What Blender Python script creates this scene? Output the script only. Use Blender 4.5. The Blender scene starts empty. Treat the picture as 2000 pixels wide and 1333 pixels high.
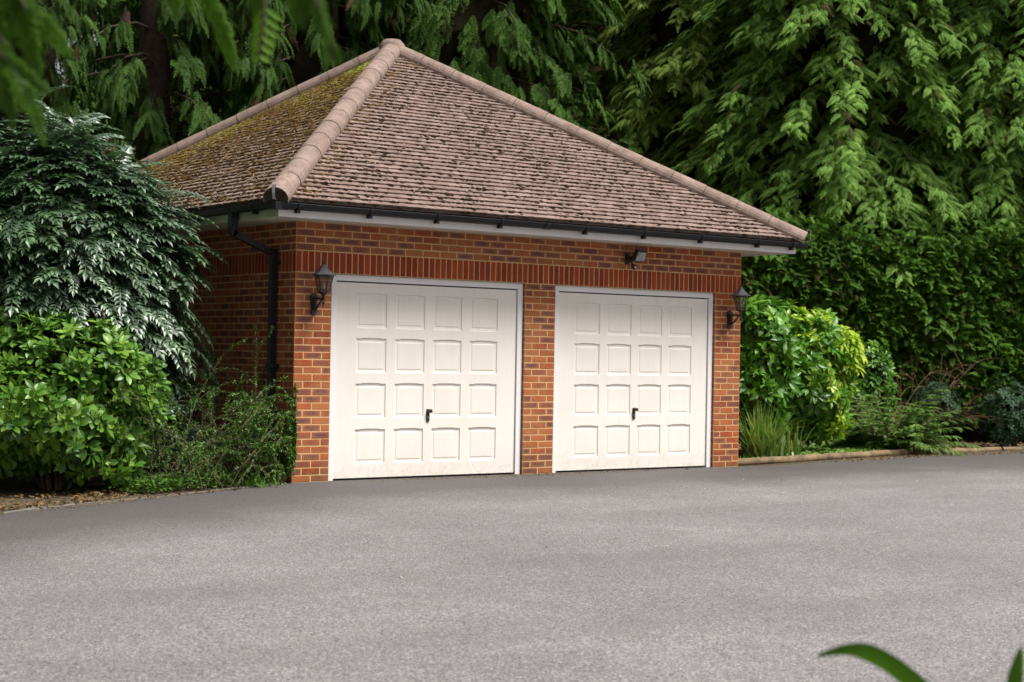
import bpy, bmesh, math, random
import numpy as np
from mathutils import Vector, Matrix
from mathutils.geometry import tessellate_polygon
random.seed(7); RNG = np.random.default_rng(11)
scn = bpy.context.scene
R = math.radians
# ---------------------------------------------------------------- camera
CAM = Vector((-8.401, -14.9655, 1.3513)); YAW, PITCH, ROLL, FPX = .642494, .00872, .01755, 3226.83
cam_d = bpy.data.cameras.new("camera"); cam = bpy.data.objects.new("camera", cam_d)
scn.collection.objects.link(cam); scn.camera = cam
fw = Vector((math.sin(YAW)*math.cos(PITCH), math.cos(YAW)*math.cos(PITCH), math.sin(PITCH)))
rt = Vector((math.cos(YAW), -math.sin(YAW), 0)); up = rt.cross(fw)
r2 = rt*math.cos(ROLL)+up*math.sin(ROLL); u2 = -rt*math.sin(ROLL)+up*math.cos(ROLL)
cam.matrix_world = Matrix(((r2.x, u2.x, -fw.x, CAM.x), (r2.y, u2.y, -fw.y, CAM.y), (r2.z, u2.z, -fw.z, CAM.z), (0, 0, 0, 1)))
cam_d.sensor_width = 36; cam_d.lens = FPX/2000*36; cam_d.clip_start = .1; cam_d.clip_end = 500
cam_d.dof.use_dof = True; cam_d.dof.focus_distance = 13.5; cam_d.dof.aperture_fstop = 3.8
# ---------------------------------------------------------------- light
SUN_EL, SUN_AZ = 61, 27          # azimuth measured from the facade normal (-y) towards +x
sd = Vector((math.sin(R(SUN_AZ))*math.cos(R(SUN_EL)), -math.cos(R(SUN_AZ))*math.cos(R(SUN_EL)), math.sin(R(SUN_EL))))
w = bpy.data.worlds.new("World"); scn.world = w; w.use_nodes = True
nt = w.node_tree; bg = nt.nodes["Background"]
sky = nt.nodes.new("ShaderNodeTexSky"); sky.sky_type = 'NISHITA'; sky.sun_disc = False
sky.sun_elevation = R(SUN_EL); sky.sun_rotation = math.atan2(sd.x, sd.y); sky.dust_density = 4.0; sky.air_density = 1.0; sky.ozone_density = 1.0
hs = nt.nodes.new("ShaderNodeHueSaturation"); hs.inputs["Saturation"].default_value = .25
nt.links.new(sky.outputs[0], hs.inputs["Color"]); nt.links.new(hs.outputs[0], bg.inputs["Color"])
bg.inputs["Strength"].default_value = .050
sl = bpy.data.lights.new("sun", 'SUN'); so = bpy.data.objects.new("sun", sl); scn.collection.objects.link(so)
sl.energy = 3.2; sl.angle = R(22); sl.color = (1, .965, .92)
so.rotation_mode = 'QUATERNION'; so.rotation_quaternion = sd.to_track_quat('Z', 'Y'); so.location = (0, -10, 20)
scn.view_settings.view_transform = 'Standard'; scn.view_settings.look = 'None'
scn.view_settings.exposure = .97; scn.view_settings.gamma = 1
# ---------------------------------------------------------------- object helpers
def tag(o, label=None, cat=None, group=None, kind=None):
    if label: o["label"] = label
    if cat: o["category"] = cat
    if group: o["group"] = group
    if kind: o["kind"] = kind
    return o
def empty(name, loc=(0, 0, 0), **k):
    o = bpy.data.objects.new(name, None); scn.collection.objects.link(o); o.location = loc; o.empty_display_size = .1
    return tag(o, **k)
def link(name, me, mats, parent=None, loc=None):
    o = bpy.data.objects.new(name, me); scn.collection.objects.link(o)
    for m in (mats if isinstance(mats, (list, tuple)) else [mats]): me.materials.append(m)
    if loc is not None: o.location = loc
    if parent is not None:
        o.parent = parent
        o.matrix_parent_inverse = Matrix.Translation(-pworld(parent))
    return o
def pworld(o):
    v = Vector(o.location); 
    if o.parent is not None: v = v.copy()
    return v
def gp(u, d, z=0.0):              # a point at image column u, distance d along the view, height z
    return Vector((CAM.x + d*math.sin(YAW)+(u-1000)/FPX*d*rt.x, CAM.y + d*math.cos(YAW)+(u-1000)/FPX*d*rt.y, z))
def zv(u, v, d): return CAM.z + d*(694.6+.0176*(u-1000)-v)/FPX
class G:                          # collects polygons with optional uv and colour
    def __init__(s): s.v = []; s.f = []; s.uv = []; s.c = []; s.m = []; s.useuv = False; s.usec = False; s.sm = []
    def poly(s, pts, uv=None, c=None, m=0, sm=False):
        n = len(s.v); s.v += [tuple(p) for p in pts]; s.f.append(tuple(range(n, n+len(pts))))
        s.uv.append(uv or [(0, 0)]*len(pts)); s.c.append(c or (0, 0, 0, 1)); s.m.append(m); s.sm.append(sm)
        if uv: s.useuv = True
        if c: s.usec = True
    def mesh(s, pts, faces, c=None, m=0, sm=False):
        n = len(s.v); s.v += [tuple(p) for p in pts]
        for f in faces:
            s.f.append(tuple(i+n for i in f)); s.uv.append([(0, 0)]*len(f)); s.c.append(c or (0, 0, 0, 1)); s.m.append(m); s.sm.append(sm)
        if c: s.usec = True
    def box(s, a, b, c=None, m=0, M=None, bev=0):
        x0, y0, z0 = a; x1, y1, z1 = b
        P = [Vector(p) for p in ((x0, y0, z0), (x1, y0, z0), (x1, y1, z0), (x0, y1, z0), (x0, y0, z1), (x1, y0, z1), (x1, y1, z1), (x0, y1, z1))]
        if M is not None: P = [M @ p for p in P]
        s.mesh(P, [(0, 3, 2, 1), (4, 5, 6, 7), (0, 1, 5, 4), (1, 2, 6, 5), (2, 3, 7, 6), (3, 0, 4, 7)], c, m)
    def tube(s, pts, rad, n=8, c=None, m=0, sm=True, cap=True, rot=0):
        pts = [Vector(p) for p in pts]
        if not isinstance(rad, (list, tuple)): rad = [rad]*len(pts)
        V = []; ref = None
        for i, p in enumerate(pts):
            t = (pts[min(i+1, len(pts)-1)]-pts[max(i-1, 0)])
            if t.length < 1e-9: t = Vector((0, 0, 1))
            t.normalize()
            if ref is None: ref = t.orthogonal().normalized() if rot == 0 else Vector((1, 0, 0))
            ref = (ref - t*ref.dot(t)).normalized(); b = t.cross(ref)
            for k in range(n):
                a = 2*math.pi*k/n+rot
                V.append(p+(ref*math.cos(a)+b*math.sin(a))*rad[i])
        F = []
        for i in range(len(pts)-1):
            for k in range(n): F.append((i*n+k, i*n+(k+1) % n, (i+1)*n+(k+1) % n, (i+1)*n+k))
        s.mesh(V, F, c, m, sm)
        if cap: s.mesh(V[:n], [tuple(reversed(range(n)))], c, m); s.mesh(V[-n:], [tuple(range(n))], c, m)
    def lathe(s, cx, cy, prof, n=6, rot=0, c=None, m=0, sm=False):
        s.tube([(cx, cy, z) for r, z in prof], 1, n) if False else None
        V = []
        for r, z in prof:
            for k in range(n):
                a = 2*math.pi*k/n+rot; V.append((cx+r*math.cos(a), cy+r*math.sin(a), z))
        F = [(i*n+k, i*n+(k+1) % n, (i+1)*n+(k+1) % n, (i+1)*n+k) for i in range(len(prof)-1) for k in range(n)]
        F = [tuple(reversed(f)) if prof[0][1] > prof[-1][1] else f for f in F]
        s.mesh(V, F, c, m, sm)
    def build(s, name, mats, parent=None, bevel=0, weld=False):
        me = bpy.data.meshes.new(name); me.from_pydata(s.v, [], s.f)
        me.polygons.foreach_set("material_index", s.m); me.polygons.foreach_set("use_smooth", s.sm)
        if s.useuv:
            l = me.uv_layers.new(name="UVMap"); l.data.foreach_set("uv", [x for f in s.uv for p in f for x in p])
        if s.usec:
            at = me.color_attributes.new("col", 'FLOAT_COLOR', 'CORNER')
            at.data.foreach_set("color", [x for f, cc in zip(s.f, s.c) for _ in f for x in cc])
        if weld:
            bm = bmesh.new(); bm.from_mesh(me); bmesh.ops.remove_doubles(bm, verts=bm.verts, dist=1e-5)
            bmesh.ops.recalc_face_normals(bm, faces=bm.faces); bm.to_mesh(me); bm.free()
        me.update()
        o = link(name, me, mats, parent)
        if bevel:
            b = o.modifiers.new("bevel", 'BEVEL'); b.width = bevel; b.segments = 2; b.limit_method = 'ANGLE'; b.angle_limit = R(40)
        return o
# ---------------------------------------------------------------- materials
def mat(name):
    m = bpy.data.materials.new(name); m.use_nodes = True; t = m.node_tree
    return m, t, t.nodes["Principled BSDF"]
class N:
    def __init__(s, t): s.t = t
    def new(s, typ, **k):
        n = s.t.nodes.new("ShaderNode"+typ)
        for a, b in k.items():
            if a.startswith("_"): setattr(n, a[1:], b)
        return n
    def lk(s, a, b): s.t.links.new(a, b)
    def pos(s): return s.new("NewGeometry").outputs["Position"]
    def noise(s, scale, detail=3, rough=.5, vec=None, dist=0):
        n = s.new("TexNoise"); n.inputs["Scale"].default_value = scale; n.inputs["Detail"].default_value = detail
        n.inputs["Roughness"].default_value = rough; n.inputs["Distortion"].default_value = dist
        s.lk(vec if vec is not None else s.pos(), n.inputs["Vector"]); return n.outputs["Fac"]
    def voro(s, scale, vec=None, feat='F1', out="Distance"):
        n = s.new("TexVoronoi", _feature=feat); n.inputs["Scale"].default_value = scale
        s.lk(vec if vec is not None else s.pos(), n.inputs["Vector"]); return n.outputs[out]
    def ramp(s, fac, *st):
        n = s.new("ValToRGB"); e = n.color_ramp.elements
        while len(e) < len(st): e.new(.5)
        for i, (p, c) in enumerate(st):
            e[i].position = p; e[i].color = (c, c, c, 1) if isinstance(c, (int, float)) else (*c, 1)
        s.lk(fac, n.inputs[0]); return n.outputs[0]
    def mix(s, fac, a, b, mode='MIX'):
        n = s.new("Mix", _data_type='RGBA', _blend_type=mode)
        for i, v in ((0, fac), (6, a), (7, b)):
            if isinstance(v, bpy.types.NodeSocket): s.lk(v, n.inputs[i])
            elif i == 0: n.inputs[0].default_value = v
            else: n.inputs[i].default_value = (v, v, v, 1) if isinstance(v, (int, float)) else (*v, 1)
        return n.outputs[2]
    def math(s, op, a, b=0.0, c=0.0, clamp=False):
        n = s.new("Math", _operation=op, _use_clamp=clamp)
        for i, v in ((0, a), (1, b), (2, c)):
            if isinstance(v, bpy.types.NodeSocket): s.lk(v, n.inputs[i])
            else: n.inputs[i].default_value = v
        return n.outputs[0]
    def attr(s, name, out="Fac"):
        n = s.new("Attribute"); n.attribute_name = name; return n.outputs[out]
    def bump(s, h, strength=.5, dist=.01, bsdf=None):
        n = s.new("Bump"); n.inputs["Strength"].default_value = strength; n.inputs["Distance"].default_value = dist
        s.lk(h, n.inputs["Height"])
        if bsdf: s.lk(n.outputs[0], bsdf.inputs["Normal"])
        return n.outputs[0]
def simple(name, col, rough=.6, var=.15, scale=8, bump=.15, bscale=60, spec=.5, metal=0):
    m, t, b = mat(name); n = N(t)
    f = n.noise(scale, 5, .6)
    lo = tuple(c*(1-var) for c in col); hi = tuple(min(1, c*(1+var)) for c in col)
    n.lk(n.ramp(f, (.3, lo), (.7, hi)), b.inputs["Base Color"])
    b.inputs["Roughness"].default_value = rough; b.inputs["Specular IOR Level"].default_value = spec; b.inputs["Metallic"].default_value = metal
    if bump: n.bump(n.noise(bscale, 4), bump, .004, b)
    return m
def brick_material():
    m, t, b = mat("brick"); n = N(t)
    sep = n.new("SeparateColor"); n.lk(n.attr("col", "Color"), sep.inputs[0])
    pur, brt, sd_ = sep.outputs
    red = n.ramp(brt, (0, (.27, .042, .018)), (.5, (.39, .080, .030)), (1, (.48, .14, .050)))
    orange = n.mix(n.ramp(n.noise(9, 3), (.35, 0), (.75, .7)), red, (.47, .17, .06))
    orange = n.mix(n.ramp(n.noise(1.1, 4, .6), (.42, 0), (.62, .55)), orange, (.46, .21, .09))
    uv = n.new("UVMap"); s2 = n.new("SeparateXYZ"); n.lk(uv.outputs[0], s2.inputs[0])
    ex = n.math('SUBTRACT', 1, n.math('POWER', n.math('ABSOLUTE', n.math('MULTIPLY_ADD', s2.outputs[0], 2, -1)), 4))
    ey = n.math('SUBTRACT', 1, n.math('POWER', n.math('ABSOLUTE', n.math('MULTIPLY_ADD', s2.outputs[1], 2, -1)), 3))
    msk = n.math('MULTIPLY', n.math('MULTIPLY', ex, ey), pur)
    msk = n.math('MULTIPLY', msk, n.ramp(n.noise(18, 4, .6), (.3, .45), (.6, 1)))
    orange = n.mix(n.math('LESS_THAN', sd_, -.5), orange, n.ramp(brt, (0, (.27, .042, .018)), (.45, (.42, .075, .028))))
    c = n.mix(msk, orange, n.mix(n.noise(30, 3), (.090, .056, .060), (.165, .100, .095)))
    crease_v = n.new("Mapping"); crease_v.inputs["Scale"].default_value = (1, 1, 3.2); n.lk(n.pos(), crease_v.inputs[0])
    cr = n.noise(13, 2, .5, crease_v.outputs[0], 1.2)
    line = n.ramp(cr, (.49, 0), (.5, 1), (.515, 0))
    gate = n.ramp(n.noise(6, 1), (.48, 0), (.55, 1))
    cm = n.math('MULTIPLY', n.math('MULTIPLY', line, gate), .75)
    c = n.mix(cm, c, (.07, .025, .018))
    c = n.mix(n.ramp(n.noise(120, 3), (.35, .25), (.7, 0)), c, (.12, .04, .025))
    # green-brown algae and splash dirt near the ground
    gx = n.new("SeparateXYZ"); n.lk(n.pos(), gx.inputs[0])
    low = n.math('MULTIPLY', n.ramp(gx.outputs[2], (0, 1), (.35, 0)), n.ramp(n.noise(5, 4), (.35, .1), (.65, .75)))
    c = n.mix(low, c, (.13, .08, .035))
    n.lk(c, b.inputs["Base Color"]); b.inputs["Roughness"].default_value = .9; b.inputs["Specular IOR Level"].default_value = .12
    h = n.math('SUBTRACT', n.noise(70, 5, .65), n.math('MULTIPLY', cm, .8))
    n.bump(h, .6, .006, b)
    return m
def mortar_material():
    m, t, b = mat("mortar"); n = N(t)
    c = n.ramp(n.noise(5, 5, .6), (.3, (.50, .33, .15)), (.7, (.64, .44, .22)))
    n.lk(c, b.inputs["Base Color"]); b.inputs["Roughness"].default_value = .95; n.bump(n.noise(150, 4), .7, .004, b); return m
def tile_material(name, hip=False):
    m, t, b = mat(name); n = N(t)
    sep = n.new("SeparateColor"); n.lk(n.attr("col", "Color"), sep.inputs[0])
    if hip: base = n.ramp(n.noise(3, 5, .6), (.3, (.185, .130, .108)), (.7, (.305, .222, .185)))
    else: base = n.ramp(sep.outputs[0], (0, (.155, .102, .084)), (.5, (.212, .145, .122)), (1, (.275, .195, .166)))
    lich = n.ramp(n.noise(26, 6, .7), (.5, 0), (.68, .7))
    c = n.mix(n.math('MULTIPLY', lich, .6), base, (.36, .29, .245))
    dirt = n.ramp(n.noise(11, 6, .7), (.36, .55), (.52, 0))
    c = n.mix(dirt, c, (.13, .085, .062))
    # moss film on the shaded left slope (green channel holds how mossy the tile is)
    mf = n.math('MULTIPLY', sep.outputs[1], n.ramp(n.noise(7, 6, .75), (.38, 0), (.55, 1)))
    c = n.mix(mf, c, n.mix(n.noise(4, 3), (.13, .065, .020), (.19, .15, .03)))
    sp = n.ramp(n.voro(42), (.10, 1), (.16, 0))
    c = n.mix(n.math('MULTIPLY', sp, .6), c, (.04, .028, .018))
    n.lk(c, b.inputs["Base Color"]); b.inputs["Roughness"].default_value = .9; b.inputs["Specular IOR Level"].default_value = .25
    n.bump(n.math('ADD', n.noise(60, 6, .7), n.math('MULTIPLY', n.noise(220, 2), .5)), .55, .006, b)
    return m
def white_material(name, col, dirt=.35):
    m, t, b = mat(name); n = N(t)
    c = n.ramp(n.noise(1.6, 5, .6), (.3, tuple(x*.95 for x in col)), (.7, col))
    g = n.new("SeparateXYZ"); n.lk(n.pos(), g.inputs[0])
    low = n.math('MULTIPLY', n.ramp(g.outputs[2], (0, 1), (.3, .15), (.6, 0)), n.ramp(n.noise(24, 6, .75), (.42, 0), (.7, 1)))
    c = n.mix(n.math('MULTIPLY', low, dirt*1.6), c, (.42, .36, .27))
    mp = n.new("Mapping"); mp.inputs["Scale"].default_value = (9, 9, .7); n.lk(n.pos(), mp.inputs[0])
    st = n.ramp(n.noise(2.2, 5, .65, mp.outputs[0]), (.46, 0), (.78, 1))
    c = n.mix(n.math('MULTIPLY', st, dirt*.55), c, (.60, .53, .42))
    c = n.mix(n.ramp(n.noise(.9, 4, .7), (.45, 0), (.7, .22 if dirt > .3 else .05)), c, (.66, .60, .50))
    sp = n.ramp(n.noise(75, 3, .6), (.66, 0), (.74, 1)); c = n.mix(n.math('MULTIPLY', sp, .35), c, (.35, .31, .26))
    n.lk(c, b.inputs["Base Color"]); b.inputs["Roughness"].default_value = .42
    n.bump(n.noise(35, 5), .10, .003, b); return m
def leaf_material(name, dark, mid, tipc, rough=.45, spec=.5, transl=.25, back=None, sheen_noise=0):
    m, t, b = mat(name); n = N(t)
    base = n.ramp(n.attr("tint"), (0, dark), (.6, mid), (1, tuple((a+c)/2 for a, c in zip(mid, tipc))))
    c = n.mix(n.math('MULTIPLY', n.attr("tip"), .75), base, tipc)
    c = n.mix(n.math('GREATER_THAN', n.attr("tint"), 1.5), c, (.10, .055, .028))
    c = n.mix(n.ramp(n.noise(5, 3), (.35, .35), (.65, 0)), c, dark)
    if back:
        geo = n.new("NewGeometry"); c = n.mix(geo.outputs["Backfacing"], c, back)
    n.lk(c, b.inputs["Base Color"]); b.inputs["Roughness"].default_value = rough; b.inputs["Specular IOR Level"].default_value = spec
    if transl > 0:
        tr = n.new("BsdfTranslucent"); n.lk(n.mix(1.0, c, (1.3, 1.5, .6), 'MULTIPLY'), tr.inputs[0])
        mx = n.new("MixShader"); mx.inputs[0].default_value = transl
        n.lk(b.outputs[0], mx.inputs[1]); n.lk(tr.outputs[0], mx.inputs[2]); n.lk(mx.outputs[0], t.nodes["Material Output"].inputs[0])
    return m
def asphalt_material():
    m, t, b = mat("asphalt"); n = N(t)
    big = n.noise(.35, 5, .6); mid = n.noise(2.2, 5, .65)
    base = n.ramp(big, (.30, (.180, .170, .171)), (.70, (.268, .252, .253)))
    base = n.mix(n.ramp(mid, (.35, .45), (.65, 0)), base, (.17, .158, .157))
    v = n.voro(115, out="Color"); g = n.new("RGBToBW"); n.lk(v, g.inputs[0])
    ag = n.ramp(g.outputs[0], (.12, .30), (.42, .84), (.7, 1.15), (.94, 1.95))
    c = n.mix(1.0, base, ag, 'MULTIPLY')
    f = n.noise(300, 2, .6); c = n.mix(1.0, c, n.ramp(f, (.3, .6), (.7, 1.35)), 'MULTIPLY')
    pal = n.ramp(n.voro(9), (.035, 1), (.05, 0))
    c = n.mix(n.math('MULTIPLY', pal, .7), c, (.55, .45, .42))
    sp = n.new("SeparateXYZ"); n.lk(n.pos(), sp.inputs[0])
    # soft shadow and damp painted in along the foot of the garage and beds
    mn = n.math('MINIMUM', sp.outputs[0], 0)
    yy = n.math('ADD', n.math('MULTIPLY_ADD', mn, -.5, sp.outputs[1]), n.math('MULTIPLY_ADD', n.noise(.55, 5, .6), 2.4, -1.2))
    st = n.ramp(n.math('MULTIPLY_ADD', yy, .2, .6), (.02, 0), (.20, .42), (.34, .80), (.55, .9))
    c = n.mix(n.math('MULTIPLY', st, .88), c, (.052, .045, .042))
    tm = n.new("Mapping"); tm.inputs["Rotation"].default_value = (0, 0, .5); tm.inputs["Scale"].default_value = (.12, 1.1, 1); n.lk(n.pos(), tm.inputs[0])
    c = n.mix(n.ramp(n.noise(1.0, 4, .55, tm.outputs[0]), (.50, 0), (.64, .18)), c, (.10, .092, .09))
    c = n.mix(n.ramp(n.noise(4.5, 6, .8), (.60, 0), (.70, .35)), c, (.09, .082, .078))
    n.lk(c, b.inputs["Base Color"]); b.inputs["Roughness"].default_value = .8; b.inputs["Specular IOR Level"].default_value = .35
    n.bump(n.math('ADD', n.voro(140), n.noise(260, 2)), .5, .006, b); return m
def soil_material(name="soil"):
    m, t, b = mat(name); n = N(t)
    c = n.ramp(n.noise(3, 6, .7), (.3, (.028, .019, .013)), (.7, (.065, .045, .029)))
    v = n.voro(34, out="Color"); g = n.new("RGBToBW"); n.lk(v, g.inputs[0])
    c = n.mix(n.ramp(g.outputs[0], (.62, 0), (.72, .8)), c, (.19, .11, .055))
    c = n.mix(n.ramp(g.outputs[0], (.30, .6), (.36, 0)), c, (.04, .065, .018))
    n.lk(c, b.inputs["Base Color"]); b.inputs["Roughness"].default_value = .95; n.bump(n.voro(30), .8, .03, b); return m
M = dict(
    brick=brick_material(), mortar=mortar_material(), tile=tile_material("roof_tile"), hip=tile_material("hip_tile", True),
    white=white_material("door_white", (.84, .79, .73)), frame=white_material("frame_white", (.80, .79, .80), .2),
    fascia=white_material("fascia_white", (.80, .78, .77), .3), soffit=simple("soffit_board", (.55, .50, .42), .7, .1),
    sidefascia=simple("algae_fascia", (.42, .47, .33), .6, .2, 3), black=simple("black_plastic", (.006, .0065, .009), .42, .2, 6, .05, spec=.35),
    iron=simple("black_iron", (.016, .016, .017), .45, .3, 20, .2), greyiron=simple("weathered_cap", (.075, .075, .08), .5, .3, 25, .2),
    grey=simple("galvanised", (.35, .36, .36), .45, .2, 12, .1, metal=.6), cement=simple("cement", (.11, .085, .06), .95, .4, 14, .6, 90),
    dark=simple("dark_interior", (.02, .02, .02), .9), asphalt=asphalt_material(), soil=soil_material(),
    bark=simple("bark", (.055, .035, .024), .95, .5, 9, .9, 22), twig=simple("twig", (.15, .105, .07), .9, .4, 20, .3),
    redtwig=simple("red_twig", (.16, .085, .05), .9, .4, 20, .3), log=simple("log_wood", (.18, .125, .065), .95, .5, 5, .9, 28), stone=simple("kerb_stone", (.13, .12, .105), .9, .3, 12, .5, 50),
    chrome=simple("chrome", (.6, .6, .6), .25, .05, 6, 0, metal=1), moss=None, core=simple("dead_needles_and_dark_hull", (.022, .019, .010), 1, .5, 5, .9, 14, spec=.05))
def glass(name, col, alpha):
    m, t, b = mat(name); b.inputs["Base Color"].default_value = (*col, 1); b.inputs["Roughness"].default_value = .12
    b.inputs["Alpha"].default_value = alpha; return m
M["glass"] = glass("lantern_glass", (.10, .075, .05), .45)
def moss_material():
    m, t, b = mat("moss"); n = N(t)
    c = n.ramp(n.attr("tint"), (0, (.016, .009, .006)), (.30, (.035, .020, .011)), (.45, (.085, .048, .018)), (.62, (.14, .078, .022)), (.8, (.19, .15, .028)), (1, (.22, .25, .03)))
    n.lk(c, b.inputs["Base Color"]); b.inputs["Roughness"].default_value = 1; b.inputs["Specular IOR Level"].default_value = .05
    n.bump(n.noise(160, 4, .7), .9, .01, b); return m
M["moss"] = moss_material()
# ---------------------------------------------------------------- numpy instancing of small templates into ONE mesh
class Tpl:
    def __init__(s): s.v = []; s.f = []; s.tip = []
    def add(s, pts, faces, tip):
        n = len(s.v); s.v += [tuple(p) for p in pts]; s.f += [tuple(i+n for i in f) for f in faces]
        s.tip += list(tip) if hasattr(tip, '__len__') else [tip]*len(pts)
    def arr(s):
        f = [q if len(q) == 4 else (q[0], q[1], q[2], q[2]) for q in s.f]
        return np.array(s.v, dtype=np.float32), np.array(f, dtype=np.int32), np.array(s.tip, dtype=np.float32)
def scatter(name, items, mats, parent=None, smooth=False):
    """items: list of (Tpl, mats(n,3,3), pos(n,3), tint(n))"""
    VV, FF, TI, TP = [], [], [], []; off = 0
    for tpl, Ms, Ps, Ti in items:
        if len(Ps) == 0: continue
        v, f, tip = tpl if isinstance(tpl, tuple) else tpl.arr()
        W = np.einsum('nij,kj->nki', Ms, v)+Ps[:, None, :]
        n, k = len(Ps), len(v)
        VV.append(W.reshape(-1, 3).astype(np.float32))
        FF.append((f[None]+(np.arange(n)*k)[:, None, None]+off).reshape(-1, 4)); off += n*k
        TI.append(np.repeat(Ti, k)); TP.append(np.tile(tip, n))
    V = np.concatenate(VV); F = np.concatenate(FF).astype(np.int32); TI = np.concatenate(TI).astype(np.float32); TP = np.concatenate(TP).astype(np.float32)
    tri = F[:, 2] == F[:, 3]
    cnt = np.where(tri, 3, 4).astype(np.int32); st = np.concatenate(([0], np.cumsum(cnt)[:-1])).astype(np.int32)
    mask = np.ones(F.shape, bool); mask[tri, 3] = False; LV = F[mask]
    me = bpy.data.meshes.new(name); me.vertices.add(len(V)); me.vertices.foreach_set("co", V.ravel())
    me.loops.add(len(LV)); me.loops.foreach_set("vertex_index", LV)
    me.polygons.add(len(F)); me.polygons.foreach_set("loop_start", st)
    me.polygons.foreach_set("use_smooth", np.full(len(F), smooth))
    me.update(calc_edges=True)
    a = me.attributes.new("tint", 'FLOAT', 'POINT'); a.data.foreach_set("value", TI)
    a = me.attributes.new("tip", 'FLOAT', 'POINT'); a.data.foreach_set("value", TP)
    return link(name, me, mats, parent)
def frames(d, upv, scale, roll=None):
    """rows of direction d (n,3) = template +x ; upv hint = template +z"""
    d = d/np.linalg.norm(d, axis=1, keepdims=True)
    y = np.cross(upv, d); ln = np.linalg.norm(y, axis=1, keepdims=True); y = np.where(ln < 1e-4, np.array([[0, 1., 0]]), y/np.maximum(ln, 1e-4))
    z = np.cross(d, y)
    if roll is not None:
        c, s_ = np.cos(roll)[:, None], np.sin(roll)[:, None]; y, z = y*c+z*s_, -y*s_+z*c
    Ms = np.stack([d, y, z], axis=2); sc = np.asarray(scale)
    return Ms*(sc[:, None, None] if sc.ndim == 1 else sc)
def leaf_pts(T, o, d, n, L, W, fold=.25, droop=.15, seg=2, tip0=0, tip1=0, shape=.5):
    """one leaf: o base, d direction, n normal; a midrib fold and a droop"""
    o, d, n = Vector(o), Vector(d).normalized(), Vector(n).normalized(); s = d.cross(n).normalized(); n = s.cross(d)
    pts = []; tp = []
    for i in range(seg+1):
        t = i/seg; c = o+d*(L*t)-n*(droop*L*t*t)
        w_ = W*.5*math.sin(math.pi*min(1, max(0, (t**(math.log(.5)/math.log(shape))))))
        if i in (0,): pts.append(c); tp.append(tip0); continue
        if i == seg: pts.append(c); tp.append(tip1); continue
        pts += [c+s*w_+n*(w_*fold), c, c-s*w_+n*(w_*fold)]; tp += [tip0+(tip1-tip0)*t]*3
    F = []
    F += [(0, 1, 2), (0, 2, 3)]
    for i in range(1, seg-1):
        a = 1+3*(i-1); b = a+3; F += [(b, b+1, a+1, a), (b+1, b+2, a+2, a+1)]
    a = 1+3*(seg-2); e = len(pts)-1; F += [(a, e, a+1), (a+1, e, a+2)]
    T.add(pts, F, tp)
def quadleaf(T, o, d, n, L, W, tip0=0, tip1=1, droop=0):
    o, d, n = Vector(o), Vector(d).normalized(), Vector(n).normalized(); s = d.cross(n).normalized()
    m = o+d*L*.45
    T.add([o, m+s*W*.5, o+d*L-n*droop*L, m-s*W*.5], [(0, 1, 2, 3)], [tip0, (tip0+tip1)/2, tip1, (tip0+tip1)/2])
def tpl_cedar(rnd, nb=9, sub=2, droop=.35, side=.42, width=.07, ang=48):
    T = Tpl()
    def P(t): return Vector((t, 0, -droop*t*t))
    for i in range(3):
        a, b = P(i/3), P((i+1)/3); T.add([a+Vector((0, .012, 0)), a-Vector((0, .012, 0)), b-Vector((0, .009, 0)), b+Vector((0, .009, 0))], [(0, 1, 2, 3)], 0)
    for i in range(nb):
        for sg in (1, -1):
            t = (i+.3*(sg > 0)+.4)/nb
            ls = side*(1-t)**.55*min(1, .45+t*2.5)*rnd.uniform(.8, 1.15)
            a = R(ang+rnd.uniform(-8, 8)-18*t); d = Vector((math.cos(a), sg*math.sin(a), -.25-rnd.uniform(0, .25)))
            o = P(t); quadleaf(T, o, d, (0, 0, 1), ls, width*1.1, 0.0, 1, .25)
            dd = d.normalized()
            for k in range(sub):
                for s2 in (1, -1):
                    tt = .22+.55*(k+.25*(s2 > 0))/max(1, sub)
                    a2 = a*sg+s2*R(38); d2 = Vector((math.cos(a2), math.sin(a2), -.35-rnd.uniform(0, .2)))
                    quadleaf(T, o+dd*ls*tt, d2, (0, 0, 1), ls*.5*(1-tt*.45), width*.75, .15, .9, .2)
    quadleaf(T, P(.9), (1, 0, -.7), (0, 0, 1), .16, width, .3, 1)
    return T.arr()
rr = random.Random(3)
CED = [tpl_cedar(rr) for _ in range(3)]
CEDF = [tpl_cedar(rr, nb=11, sub=3, droop=.5, side=.34, width=.045, ang=42) for _ in range(3)]   # finer, hanging
CEDR = [tpl_cedar(rr, nb=12, sub=1, droop=.55, side=.42, width=.040, ang=44) for _ in range(3)]
SPR = [tpl_cedar(rr, nb=8, sub=1, droop=.12, side=.45, width=.06, ang=62) for _ in range(2)]       # flatter hemlock-like
def unit(a): return a/np.maximum(np.linalg.norm(a, axis=1, keepdims=True), 1e-6)
def tocam(x, y): return math.atan2(CAM.y-y, CAM.x-x)
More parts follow.
